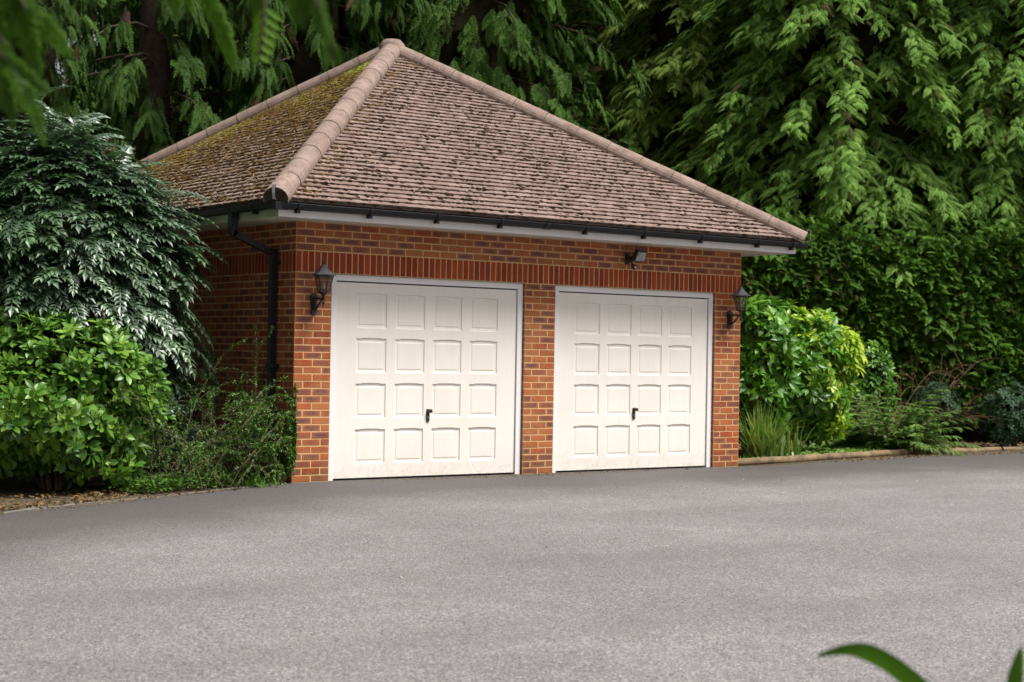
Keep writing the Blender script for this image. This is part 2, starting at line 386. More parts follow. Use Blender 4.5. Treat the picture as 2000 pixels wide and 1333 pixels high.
def cedar_tree(label, u, d, R0, ztop, z0, nb, mt, tpls, group=None, name="cedar_tree", ssize=(.32, .6), per=26, arc=110, hang=.6, trunk_r=.25, coreR=.5, top_frac=1.25, lenvar=(.75, 1.1), tiltup=.25, seed=0, cat="tree"):
    rg = np.random.default_rng(100+seed); rd = random.Random(seed)
    c = gp(u, d); root = empty(name, (c.x, c.y, 0), label=label, cat=cat, group=group)
    g = G(); H = ztop*top_frac
    tp = [(c.x+rd.uniform(-.1, .1)*(i > 0), c.y+rd.uniform(-.1, .1)*(i > 0), H*i/7) for i in range(8)]
    g.tube(tp, [trunk_r*(1.35 if i == 0 else 1-.11*i) for i in range(8)], 9)
    a0 = tocam(c.x, c.y); Ps, Ds, Us, Ss, Ts, Ks = [], [], [], [], [], []
    for b in range(nb):
        h = z0+(ztop-z0)*((b+rd.random())/nb); ang = a0+R(rd.uniform(-arc, arc))
        rl = R0*(1-.45*(h/H)**1.5)*rd.uniform(*lenvar); ca, sa = math.cos(ang), math.sin(ang)
        P0 = np.array([c.x, c.y, h+rl*.15]); tint = rd.random()
        def pt(t): return P0+np.array([ca*rl*t, sa*rl*t, rl*(tiltup*t-(tiltup+.35)*t*t)])
        g.tube([tuple(pt(t)) for t in (0, .3, .6, .85)], [.035, .026, .016, .007], 4, cap=False)
        for k in range(per):
            t = .35+.65*math.sqrt(rd.random()); p = pt(t); sg = rd.choice((-1, 1))
            a = ang+sg*R(rd.uniform(5, 75))*(1.15-t*.6); dn = -hang*rd.uniform(.35, 1.3)
            Ds.append((math.cos(a), math.sin(a), dn)); Ps.append(p+np.array([rd.gauss(0, .06), rd.gauss(0, .06), rd.gauss(0, .07)]))
            Us.append((ca*.6+rd.gauss(0, .25), sa*.6+rd.gauss(0, .25), 1.0)); Ss.append(rd.uniform(*ssize)*(1.1-.25*t)); Ts.append(min(1, max(0, tint*.6+.4*rd.random()))); Ks.append(rd.randrange(len(tpls)))
            if rd.random() < .025+.05*(t < .6): Ts[-1] = 2.0
    Ps, Ds, Us, Ss, Ts, Ks = map(np.array, (Ps, Ds, Us, Ss, Ts, Ks))
    Ms = frames(Ds.astype(float), Us.astype(float), Ss)
    scatter("crown", [(tpls[k], Ms[Ks == k], Ps[Ks == k], Ts[Ks == k]) for k in range(len(tpls))], mt, root)
    g.build("trunk", M["bark"], root)
    if coreR:                                     # opaque dark hull for dead inner twigs, added to darken gaps in the crown
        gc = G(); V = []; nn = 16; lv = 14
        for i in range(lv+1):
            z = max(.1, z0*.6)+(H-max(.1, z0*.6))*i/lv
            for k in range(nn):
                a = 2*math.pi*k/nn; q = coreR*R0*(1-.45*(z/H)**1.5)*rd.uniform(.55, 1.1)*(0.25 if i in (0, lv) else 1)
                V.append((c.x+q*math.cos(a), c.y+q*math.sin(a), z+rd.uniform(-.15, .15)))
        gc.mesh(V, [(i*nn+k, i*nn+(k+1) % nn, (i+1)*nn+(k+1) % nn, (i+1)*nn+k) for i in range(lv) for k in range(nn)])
        gc.build("inner_twigs_occluder", M["core"], root)
    return root
# ================================================================ GROUND
def sheet(name, pts, z, m, parent=None, kind="structure"):
    g = G(); t = tessellate_polygon([[Vector((x, y, 0)) for x, y in pts]])
    V = [(x, y, z) for x, y in pts]
    F = []
    for a, b, c in t:
        n = (Vector(V[b])-Vector(V[a])).cross(Vector(V[c])-Vector(V[a])); F.append((a, b, c) if n.z > 0 else (a, c, b))
    g.mesh(V, F); o = g.build(name, m, parent); tag(o, kind=kind) if kind else None; return o
sheet("ground", [(-150, -150), (150, -150), (150, 150), (-150, 150)], -.006, M["soil"])
drive = [(-60, -50), (60, -50), (60, -4), (22, -1.2), (16, .25), (13.1, .66), (12.06, .78), (11, .72), (10.1, .6), (9.1, .44), (8.12, .2), (7.2, -.05), (6.42, -.02), (6.42, .1), (0, .1), (-.02, -.03), (-.6, -.33), (-1.2, -.6), (-1.97, -.95), (-2.83, -1.3), (-3.7, -1.85), (-5, -2.6), (-8, -4.4), (-20, -9), (-60, -20)]
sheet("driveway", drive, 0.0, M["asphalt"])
# ================================================================ GARAGE
W_, D_, E_ = 6.40, 6.52, .473; OPW = 2.54; P_ = .44; CB = .075; ZT = 2.70
garage = empty("garage", (3.2, 3.26, 0), label="red brick double garage with a mossy brown tiled pyramid roof and two white doors", cat="garage")
gb = G()
def brick(O, ud, nd, a0, a1, z0, z1, pur=None, mode=0):
    """O origin, ud along wall, nd outward; brick body from 7 mm inside to the face"""
    j = random.uniform(-.0012, .0012); m_ = .0062
    a0 += m_+random.uniform(-.001, .001); a1 -= m_+random.uniform(-.001, .001); z0 += m_+random.uniform(-.001, .001); z1 -= m_+random.uniform(-.001, .001)
    if pur is None: pur = random.choice((0, 0, 0, .15, .4, 1, 1, 1)) if random.random() < .78 else random.random()
    c = (pur, random.random()*(.45 if mode else 1), -1.0 if mode else random.random(), 1)
    P = lambda a, z, y: O+ud*a+Vector((0, 0, z))+nd*y
    f = j; i = -.014; t = .003
    A = [P(a0+t, z0+t, f), P(a1-t, z0+t, f), P(a1-t, z1-t, f), P(a0+t, z1-t, f)]; B = [P(a0, z0, f-t), P(a1, z0, f-t), P(a1, z1, f-t), P(a0, z1, f-t)]
    Cc = [P(a0, z0, i), P(a1, z0, i), P(a1, z1, i), P(a0, z1, i)]
    U = [(0, 0), (1, 0), (1, 1), (0, 1)]
    if mode: U = [(0, 0), (0, 1), (1, 1), (1, 0)]
    fl = ud.cross(Vector((0, 0, 1))).dot(nd) < 0
    def q(p, u):
        gb.poly(p[::-1] if fl else p, u[::-1] if fl else u, c)
    q(A, U)
    for k in range(4):
        l = (k+1) % 4; q([B[k], B[l], A[l], A[k]], [U[k], U[l], U[l], U[k]]); q([Cc[k], Cc[l], B[l], B[k]], [U[k], U[l], U[l], U[k]])
def course(O, ud, nd, a0, a1, k, half, unit):
    z0 = k*CB; n = int(round((a1-a0)/(unit/2))); x = a0; left = n; un = (a1-a0)/n
    if half: brick(O, ud, nd, x, x+un, z0, z0+CB); x += un; left -= 1
    while left >= 2: brick(O, ud, nd, x, x+2*un, z0, z0+CB); x += 2*un; left -= 2
    if left: brick(O, ud, nd, x, x+un, z0, z0+CB)
def soldiers(O, ud, nd, a0, a1):
    n = int(round((a1-a0)/.075)); s = (a1-a0)/n
    for i in range(n): brick(O, ud, nd, a0+i*s, a0+(i+1)*s, 29*CB, 32*CB, random.choice((0, 0, 0, .1, .25)), 1)
O0 = Vector((0, 0, 0)); X, Y = Vector((1, 0, 0)), Vector((0, 1, 0))
for k in range(29):
    h = (k % 2 == 1)
    for a in (0, P_+OPW, 2*P_+2*OPW): course(O0, X, -Y, a, a+P_, k, h, .22)
soldiers(O0, X, -Y, 0, W_)
for k in range(32, 36): course(O0, X, -Y, 0, W_, k, k % 2 == 1, W_/28.5)
for (O, ud, nd, Ln) in ((O0, Y, -X, D_), (Vector((W_, 0, 0)), Y, X, D_), (Vector((0, D_, 0)), X, Y, W_)):
    for k in list(range(29))+list(range(32, 36)): course(O, ud, nd, 0, Ln, k, k % 2 == 0, Ln/29)
    soldiers(O, ud, nd, 0, Ln)
# brick reveals of the openings (faces towards the doors), a quarter brick deep
for a, sgn in ((P_, 1), (P_+OPW, -1), (2*P_+OPW, 1), (2*P_+2*OPW, -1)):
    for k in range(29): brick(Vector((a, 0, 0)), Y, X*sgn, .004, .10, k*CB, (k+1)*CB)
wall = gb.build("brick_wall", [M["brick"]], garage)
gm = G(); q = .0035
for a in (0, P_+OPW, 2*P_+2*OPW): gm.box((a+q, q, 0), (a+P_-q, .21, 2.175))
gm.box((q, q, 2.1755), (W_-q, .21, ZT)); gm.box((q, .2105, 0), (.21, D_-q, ZT)); gm.box((W_-.21, .2105, 0), (W_-q, D_-q, ZT)); gm.box((.2105, D_-.21, 0), (W_-.2105, D_-q, ZT))
gm.build("mortar", M["mortar"], garage)
gi = G(); gi.box((.215, 2.2, .01), (W_-.215, 2.25, ZT-.01)); gi.box((.215, .21, ZT-.03), (W_-.215, 2.19, ZT-.01)); gi.build("inner_partition", M["dark"], garage)
# ---- doors
def door(x0, flip=False):
    x1 = x0+OPW
    g = G(); yf = .040; fwd = .075
    g.box((x0+.006, yf, .0), (x0+fwd, yf+.09, 2.172)); g.box((x1-fwd, yf, .0), (x1-.006, yf+.09, 2.172)); g.box((x0+fwd+.0005, yf+.001, 2.108), (x1-fwd-.0005, yf+.09, 2.172))
    for z in (.35, 1.05, 1.75): g.tube([(x1-fwd*.5, yf-.002, z), (x1-fwd*.5, yf+.002, z)], .006, 8)
    s0, s1, zb, zt = x0+fwd+.008, x1-fwd-.008, .022, 2.094; yd = yf+.022
    d = G(); cw = .380; pitch = .4925; m0 = (s1-s0-3*pitch-cw)/2
    tops = [1.985, 1.509, 1.028, .541]; hh = .372
    holes = []
    for r_ in range(4):
        for c_ in range(4):
            a = s0+m0+c_*pitch; b = a+cw; T = tops[r_]+.004; B = T-hh; st = cw*.17
            arch = [(b, T-.009), (b-st, T-.009), (b-st-.008, T-.003)]
            for i in range(1, 6): t = i/6; arch.append((b-st-.008-(cw-2*st-.016)*t, T-.003+.002*math.sin(math.pi*t)))
            arch += [(a+st+.008, T-.003), (a+st, T-.009), (a, T-.009)]
            holes.append(([(a, B), (a+cw*.35, B-.004), (a+cw*.65, B-.004), (b, B)]+arch, (a, b, B, T-.009)))
    outer = [(s0, zb), (s1, zb), (s1, zt), (s0, zt)]
    loops = [[Vector((x, z, 0)) for x, z in outer]]+[[Vector((x, z, 0)) for x, z in h[0]] for h in holes]
    flat = [p for l in loops for p in l]; tri = tessellate_polygon(loops)
    V = [(p.x, yd, p.y) for p in flat]; F = []
    for t in tri:
        n = (Vector(V[t[1]])-Vector(V[t[0]])).cross(Vector(V[t[2]])-Vector(V[t[0]])); F.append(t if n.y < 0 else (t[0], t[2], t[1]))
    d.mesh(V, F)
    for H, (a, b, B, T) in holes:
        n = len(H); cx, cz = (a+b)/2, (B+T)/2
        def ring(ins, y): 
            sx = 1-ins*2/cw; sz = 1-ins*2/hh
            return [(cx+(x-cx)*sx, y, cz+(z-cz)*sz) for x, z in H]
        rs = [ring(0, yd), ring(.005, yd+.010), ring(.030, yd+.013)]
        # rectangular raised field
        for p, q_ in zip(rs[:-1], rs[1:]):
            for i in range(n): j = (i+1) % n; d.poly([p[i], p[j], q_[j], q_[i]])
        last = rs[-1]
        fx0, fx1, fz0, fz1 = a+.034, b-.034, B+.034, T-.034
        def proj_(p, y): return (min(fx1, max(fx0, p[0])), y, min(fz1, max(fz0, p[2])))
        A1 = [proj_(p, yd+.0135) for p in last]; 
        for i in range(n):
            j = (i+1) % n; pp = [last[i], last[j], A1[j], A1[i]]
            if (Vector(A1[i])-Vector(A1[j])).length < 1e-6: pp = pp[:3]
            d.poly(pp)
        ins = lambda e, y: [(fx0+e, y, fz0+e), (fx1-e, y, fz0+e), (fx1-e, y, fz1-e), (fx0+e, y, fz1-e)]
        a_, b_, c_ = ins(0, yd+.0135), ins(.004, yd+.0095), ins(.012, yd+.0080)
        for p, q_ in ((a_, b_), (b_, c_)):
            for i in range(4): j = (i+1) % 4; d.poly([p[i], p[j], q_[j], q_[i]])
        d.poly(c_)
    d.box((s0, yd+.0005, zb), (s0+.02, yd+.04, zt)); d.box((s1-.02, yd+.0005, zb), (s1, yd+.04, zt)); d.box((s0+.0205, yd+.0005, zb), (s1-.0205, yd+.04, zb+.02)); d.box((s0+.0205, yd+.0005, zt-.02), (s1-.0205, yd+.04, zt))
    do = d.build("garage_door", M["white"], garage)
    g.build("door_frame", M["frame"], do, bevel=.003)
    k = G(); k.box((x0+.002, yf+.092, .004), (x1-.002, yf+.096, 2.17)); k.build("dark_backing", M["dark"], do)
    h = G(); hx = s0+m0+2*pitch-.058; hx = s0+m0+pitch*2-(pitch-cw)/2-.0; hz = .68
    h.box((hx-.019, yd-.012, hz-.07), (hx+.019, yd+.001, hz+.068)); h.box((hx-.014, yd-.035, hz+.035), (hx+.010, yd-.011, hz+.058))
    pts = [(hx-.017, yd-.045, hz+.028), (hx+.040, yd-.045, hz+.028), (hx+.034, yd-.045, hz+.066), (hx-.017, yd-.045, hz+.066)]
    h.mesh(pts+[(x, y+.022, z) for x, y, z in pts], [(0, 1, 2, 3), (7, 6, 5, 4), (0, 4, 5, 1), (1, 5, 6, 2), (2, 6, 7, 3), (3, 7, 4, 0)])
    ho = h.build("handle", M["iron"], do, bevel=.004)
    lk = G(); lk.tube([(hx, yd-.011, hz-.02), (hx, yd-.016, hz-.02)], .009, 12); lk.build("keyhole", M["chrome"], do)
    return do
door(P_); door(2*P_+OPW)
# ---- eaves
gs = G(); e = E_-.02
gs.box((-e, -e, 2.700), (W_+e, -.001, 2.708)); gs.box((-e, D_+.001, 2.700), (W_+e, D_+e, 2.708)); gs.box((-e, 0, 2.700), (-.001, D_, 2.708)); gs.box((W_+.001, 0, 2.700), (W_+e, D_, 2.708))
gs.build("soffit", M["soffit"], garage)
FZ0, FZ1 = 2.690, 2.835
gf = G(); gf.box((-E_+.001, -E_, FZ0), (W_+E_, -e-.0005, FZ1)); gf.build("fascia", M["fascia"], garage, bevel=.002)
gf = G(); gf.box((-E_, -E_+.0005, FZ0), (-e-.0005, D_+E_, FZ1)); tag(gf.build("fascia", M["sidefascia"], garage, bevel=.002), label="algae-green side fascia board under the left eaves")
gf = G(); gf.box((W_+e+.0005, -e, FZ0), (W_+E_-.001, D_+E_, FZ1)); gf.box((-e, D_+e+.0005, FZ0), (W_+e, D_+E_-.001, FZ1)); gf.build("fascia", M["fascia"], garage)
def gutter(a, b, out, brs, joints=(), name="gutter"):
    a, b, out = Vector(a), Vector(b), Vector(out); r = .056; g = G(); d = (b-a).normalized()
    def prof(p, rad, t0=180, t1=360): return [p+out*(rad*math.cos(R(t)))+Vector((0, 0, rad*1.05*math.sin(R(t)))) for t in range(t0, t1+1, 18)]
    for rad, fl in ((r, 0), (r-.004, 1)):
        A, B = prof(a, rad), prof(b, rad)
        for i in range(len(A)-1):
            pp = [A[i], B[i], B[i+1], A[i+1]]; g.poly(pp if fl else pp[::-1], sm=True)
    for s_ in (1, -1): g.tube([a+out*(s_*r), b+out*(s_*r)], .005, 6)
    for p in (a, b): g.poly(prof(p, r))
    for t in joints:
        p = a+d*t; A, B = prof(p-d*.05, r+.006), prof(p+d*.05, r+.006)
        for i in range(len(A)-1): g.poly([A[i+1], B[i+1], B[i], A[i]], sm=True)
        for PP in (A, B): g.poly(PP)
        for dd in (-.045, .045): g.tube([p+d*dd+out*(r+.004)+Vector((0, 0, -.03)), p+d*dd+out*(r+.006)+Vector((0, 0, .012))], .006, 6)
    go = g.build(name, M["black"], garage)
    for t in brs:
        p = a+d*t; k = G(); w2 = .018
        k.box((-w2, -.062, -.088), (w2, .0, -.055), M=Matrix.Translation(p) @ Matrix((( d.x, -out.x, 0, 0), (d.y, -out.y, 0, 0), (0, 0, 1, 0), (0, 0, 0, 1))) @ Matrix.Translation((0, .062+.0-.03, 0)))
        A, B = prof(p-d*w2, r+.007), prof(p+d*w2, r+.007)
        for i in range(len(A)-1): k.poly([A[i+1], B[i+1], B[i], A[i]])
        k.poly(A); k.poly(B)
        k.box((-w2, -.004, -.02), (w2, .006, .018), M=Matrix.Translation(p+out*(r+.004)) @ Matrix(((d.x, -out.x, 0, 0), (d.y, -out.y, 0, 0), (0, 0, 1, 0), (0, 0, 0, 1))))
        k.build("gutter_bracket", M["black"], go)
    return go
GZ = 2.815; GO = E_+.062
gutter((-E_-.10, -GO, GZ), (W_+E_+.11, -GO, GZ-.0), (0, -1, 0), [.28, 1.12, 1.95, 2.78, 3.97, 4.85, 5.75, 6.7, 7.3], [.12, 3.42])
gutter((-GO, -E_+.02, GZ), (-GO, D_+E_+.1, GZ), (-1, 0, 0), [.35, 1.6, 2.5, 3.4, 4.3, 5.2, 6.2], [.87])
gutter((W_+GO, -E_+.02, GZ), (W_+GO, D_+E_+.1, GZ), (1, 0, 0), [1, 2, 3, 4, 5, 6], [])
gp_ = G(); cpts = [(-E_-.02, -GO-.06), (-GO-.035, -GO-.06), (-GO-.062, -GO-.03), (-GO-.062, -E_-.0)]
V = [(x, y, GZ+.012) for x, y in cpts]+[(x*.985 if False else x, y, GZ-.062) for x, y in cpts]
gp_.mesh(V, [(0, 1, 5, 4), (1, 2, 6, 5), (2, 3, 7, 6)]); gp_.mesh([(x, y, GZ-.062) for x, y in cpts+[(-E_, -E_-.002)]], [(0, 1, 2, 3, 4)])
gp_.build("gutter_corner", M["black"], garage)
# ---- downpipe on the left wall
gd = G(); s = .033
def sqpipe(g, pts, s=.034):
    pts = [Vector(p) for p in pts]; g.tube(pts, s*1.36, 4, sm=False, rot=math.pi/4)
dy = .37
sqpipe(gd, [(-GO, dy, GZ-.05), (-GO, dy, 2.60)], .042); sqpipe(gd, [(-GO, dy, 2.63), (-GO, dy, 2.56), (-GO+.02, dy, 2.535)])
sqpipe(gd, [(-GO, dy, 2.565), (-.06, dy, 2.375)]); sqpipe(gd, [(-.062, dy, 2.42), (-.062, dy, 2.30)], .040)
sqpipe(gd, [(-.062, dy, 2.33), (-.062, dy, .12)])
for z in (2.28, 1.2, .3): gd.box((-.104, dy-.062, z-.02), (-.002, dy+.062, z+.02))
gd.build("downpipe", M["black"], garage)
gd = G(); dx = W_+.062
sqpipe(gd, [(dx, 3.0, 2.70), (dx, 3.0, .1)]); gd.box((W_+.05, 2.4, 2.48), (W_+.35, 2.47, 2.69)); gd.build("downpipe", M["black"], garage)
# ---- roof
EO = E_+.045; ZE = 2.852; ZA = 5.285; CX, CY = W_/2, D_/2
def roofplane(A, B, idx):
    """A,B eave corners so that outward is to the right of A->B"""
    A, B = Vector(A), Vector(B); ap = Vector((CX, CY, ZA)); mid = (A+B)/2; a = (B-A).normalized()
    s_ = (ap-mid); T = s_.length; s_ = s_.normalized(); n = a.cross(s_).normalized(); L0 = (B-A).length/2
    g = G(); rd = random.Random(idx); rows = int(T/.1)
    mossy = lambda x, t: (max(0, min(1, (.25+.75*(t/T)+.25*math.sin(x*1.7+t*2.3))*(.75 if idx == 1 else 0)))) if idx == 1 else 0.0
    for j in range(rows+1):
        t0 = j*.1; off = (.0825 if j % 2 else 0); Lr = L0*(1-t0/T); sag = rd.uniform(-.002, .002)
        k0 = int((-Lr-.2-off)/.165)-1; k1 = int((Lr+.2-off)/.165)+1
        for k in range(k0, k1+1):
            x0 = k*.165+off+.0015+rd.uniform(-.002, .002); x1 = x0+.162; tb = t0+rd.uniform(-.002, .002)+sag; tt = min(T-.01, t0+.125)
            tb = max(-.01, tb)
            cl = lambda x, t: max(-L0*(1-max(0, t)/T), min(L0*(1-max(0, t)/T), x))
            xs = [x0, (x0+x1)/2, x1]; r1, r2_ = rd.uniform(-.0015, .002), rd.uniform(-.0015, .002)
            lo = [cl(x, tb) for x in xs]; hi = [cl(x, tt) for x in xs]
            if lo[2]-lo[0] < .006: continue
            P = lambda x, t, h: mid+a*x+s_*t+n*h
            hl = [.034+r1, .038+(r1+r2_)/2, .034+r2_]
            tpv = [P(lo[i], tb, hl[i]) for i in range(3)]; hiv = [P(hi[i], tt, .013+(.002 if i == 1 else 0)) for i in range(3)]
            bt = [P(lo[i], tb+.002, hl[i]-.021) for i in range(3)]
            c = (min(1, max(0, rd.gauss(.5, .22))), mossy(xs[1], t0), rd.random(), 1)
            for i in range(2):
                g.poly([tpv[i], tpv[i+1], hiv[i+1], hiv[i]], c=c); g.poly([bt[i], bt[i+1], tpv[i+1], tpv[i]], c=c)
            g.poly([bt[0], tpv[0], hiv[0]], c=c); g.poly([tpv[2], bt[2], hiv[2]], c=c)
    g.poly([A+n*.006, B+n*.006, ap+n*.006], c=(0.2, 0, 0, 1)); g.poly([B-n*.012, A-n*.012, ap-n*.012], c=(0, 0, 0, 1))
    g.poly([A-n*.012, B-n*.012, B+n*.006, A+n*.006], c=(.2, 0, 0, 1))
    g.build("roof_slope", M["tile"], garage)
    return mid, a, s_, n, T, L0
c00, c10, c11, c01 = (-EO, -EO, ZE), (W_+EO, -EO, ZE), (W_+EO, D_+EO, ZE), (-EO, D_+EO, ZE)
PF = roofplane(c00, c10, 0); PL = roofplane(c01, c00, 1); roofplane(c10, c11, 2); roofplane(c11, c01, 3)
AP = Vector((CX, CY, ZA))
def hip(C, idx):
    rd = random.Random(50+idx); C = Vector(C); C = C+Vector((0, 0, .035)); ap = AP+Vector((0, 0, .035)); d = (ap-C); L = d.length; d.normalize()
    side = d.cross(Vector((0, 0, 1))).normalized(); upn = side.cross(d).normalized()
    if upn.z < 0: upn = -upn
    g = G(); n = 13; seg = L/n
    ang = [R(x) for x in range(-18, 199, 18)]
    for i in range(n):
        t0 = i*seg-(.0 if i else .05)+.004; t1 = (i+1)*seg-.001; r0 = .130+rd.uniform(-.002, .002); r1 = .127
        o = C+d*t0; p = C+d*t1; js, ju = rd.uniform(-.003, .003), rd.uniform(-.002, .002)
        cc = (rd.random(), 0, 0, 1)
        ring = lambda q_, r_, h: [q_+side*(r_*math.cos(x)+js)+upn*(r_*.92*math.sin(x)+ju-.015) for x in ang]
        A, B = ring(o, r0, 0), ring(p, r1, 0); Ai = ring(o+d*.004, r0-.016, 0)
        Bm = ring(o+d*.012, r0+.002, 0)
        for k in range(len(ang)-1):
            g.poly([A[k+1], A[k], Bm[k], Bm[k+1]], c=cc, sm=True); g.poly([Bm[k+1], Bm[k], B[k], B[k+1]], c=cc, sm=True); g.poly([A[k], A[k+1], Ai[k+1], Ai[k]], c=cc)
    ho = g.build("hip_ridge", M["hip"], garage)
    e_ = G(); o = C-d*.045; F = [o+side*(.124*math.cos(x))+upn*(.114*math.sin(x)-.015) for x in ang]; e_.poly(F[::-1]); 
    e_.poly(F); e_.build("mortar_plug", M["cement"], ho)
    ir = G(); h = Vector((-d.x, -d.y, 0)).normalized(); b0 = C+h*.02+Vector((0, 0, -.04)); pts = [b0, b0+h*.085, b0+h*.10+Vector((0, 0, .05)), b0+h*.10+Vector((0, 0, .135)), b0+h*.075+Vector((0, 0, .155)), b0+h*.055+Vector((0, 0, .14)), b0+h*.065+Vector((0, 0, .12))]
    for i in range(len(pts)-1):
        a_, b_ = pts[i], pts[i+1]; sd2 = h.cross(Vector((0, 0, 1)))*.013; nn = (b_-a_).cross(sd2).normalized()*.003
        V = [a_-sd2-nn, a_+sd2-nn, a_+sd2+nn, a_-sd2+nn, b_-sd2-nn, b_+sd2-nn, b_+sd2+nn, b_-sd2+nn]
        ir.mesh(V, [(0, 1, 5, 4), (1, 2, 6, 5), (2, 3, 7, 6), (3, 0, 4, 7), (0, 3, 2, 1), (4, 5, 6, 7)])
    ir.build("hip_iron", M["grey"], ho)
for i, c in enumerate((c00, c10, c11, c01)): hip(c, i)
gc = G(); gc.lathe(CX, CY, [(.17, ZA-.03), (.165, ZA+.10), (.11, ZA+.155), (.02, ZA+.165)], 12, sm=True, c=(.5, 0, 0, 1)); gc.build("apex_cap", M["hip"], garage)
# ---- moss
def blob(seed, flat=.6):
    bm = bmesh.new(); bmesh.ops.create_icosphere(bm, subdivisions=1, radius=1); rd = random.Random(seed)
    for v in bm.verts: v.co *= rd.uniform(.65, 1.25); v.co.z *= flat
    T = Tpl(); T.add([v.co.copy() for v in bm.verts], [tuple(v.index for v in f.verts) for f in bm.faces], 0); bm.free(); return T.arr()
BL = [blob(i) for i in range(5)]
def nz(x, y, s=0):
    return .5+.25*(math.sin(x*1.3+s)+math.sin(y*2.1+x*.7+s*2))*.7+.25*math.sin(3.1*x-2.3*y+s*3)*.6
def mossfield(plane, n, idx, smin, smax):
    mid, a, s_, nn, T, L0 = plane; rd = random.Random(idx*9+1); P, S, Ti, K, D = [], [], [], [], []
    while len(P) < n:
        t = T*(1-math.sqrt(rd.random())); x = rd.uniform(-1, 1)*L0*(1-t/T)
        if idx == 0:
            edge = (L0*(1-t/T)+x)   # distance from the near hip
            dens = .35*nz(x*1.5, t*1.5, 1)**1.5+.35*(.5+.5*math.sin(x*7+t*3)*math.sin(t*9-x*2))+(.8 if t > T*.90 else 0)+(.35 if edge < .45 else 0)
            if rd.random() > dens: continue
            tint = rd.random()*.34+(.5*rd.random() if (t > T*.9 or edge < .4) else 0); row = round(t/.1)*.1-.004; tt = row+rd.gauss(0, .008) if rd.random() < .75 else t
            sz = smin+(smax-smin)*rd.random()**2.2
        else:
            far = (L0*(1-t/T)-(-x))  # distance from rear hip
            up_ = t/T; q_ = nz(x*2, t*2, 4)
            near_rear = math.exp(-max(0, far)/1.1)
            dens = .18+.5*q_*up_+.75*near_rear+.25*up_
            if rd.random() > dens: continue
            tint = min(1, .25+.30*rd.random()+.55*near_rear*nz(x*3, t*3, 7)+.18*up_+(.25 if t > T*.85 else 0)); row = round(t/.1)*.1-.004; tt = row+rd.gauss(0, .015) if rd.random() < .6 else t
            sz = smin+(smax-smin)*rd.random()**1.6
        P.append(mid+a*x+s_*max(-.005, tt)+nn*(.028+.0)); S.append(sz); Ti.append(tint); K.append(rd.randrange(5)); D.append(a*math.cos(rd.uniform(-.5, .5))+s_*rd.uniform(-.5, .5))
    P, S, Ti, K, D = np.array(P), np.array(S), np.array(Ti), np.array(K), np.array(D)
    U = np.tile(np.array(nn), (n, 1)).astype(float); Ms = frames(D, U, S); Ms[:, :, 0] *= 1.5
    return [(BL[k], Ms[K == k], P[K == k], Ti[K == k]) for k in range(5)]
items = mossfield(PF, 5000, 0, .006, .026)+mossfield(PL, 9000, 1, .010, .034)
tag(scatter("moss", items, M["moss"], garage), kind="stuff")
# fallen straw-coloured needles on the roof
nd_ = Tpl(); 
for i in range(3):
    x0, x1 = -.5+i/3, -.5+(i+1)/3; yy = lambda x: .18*math.sin(x*3+1)
    nd_.add([(x0, yy(x0)-.06, 0), (x1, yy(x1)-.06, 0), (x1, yy(x1)+.06, .01), (x0, yy(x0)+.06, .01)], [(0, 1, 2, 3)], 0)
def litter(plane, n, seed, sz):
    mid, a, s_, nn, T, L0 = plane; rd = random.Random(seed); P, S, D = [], [], []
    for _ in range(n):
        t = T*(1-math.sqrt(rd.random())); x = rd.uniform(-1, 1)*L0*(1-t/T); an = rd.uniform(0, 6.28)
        P.append(mid+a*x+s_*t+nn*.042); S.append(rd.uniform(*sz)); D.append(a*math.cos(an)+s_*math.sin(an))
    return (nd_.arr(), frames(np.array(D), np.tile(np.array(nn), (n, 1)).astype(float), np.array(S)), np.array(P), RNG.random(n))
tag(scatter("needle_litter", [litter(PL, 1300, 3, (.03, .09)), litter(PF, 300, 5, (.02, .06))], simple("straw", (.36, .28, .17), .8, .3), garage), kind="stuff")
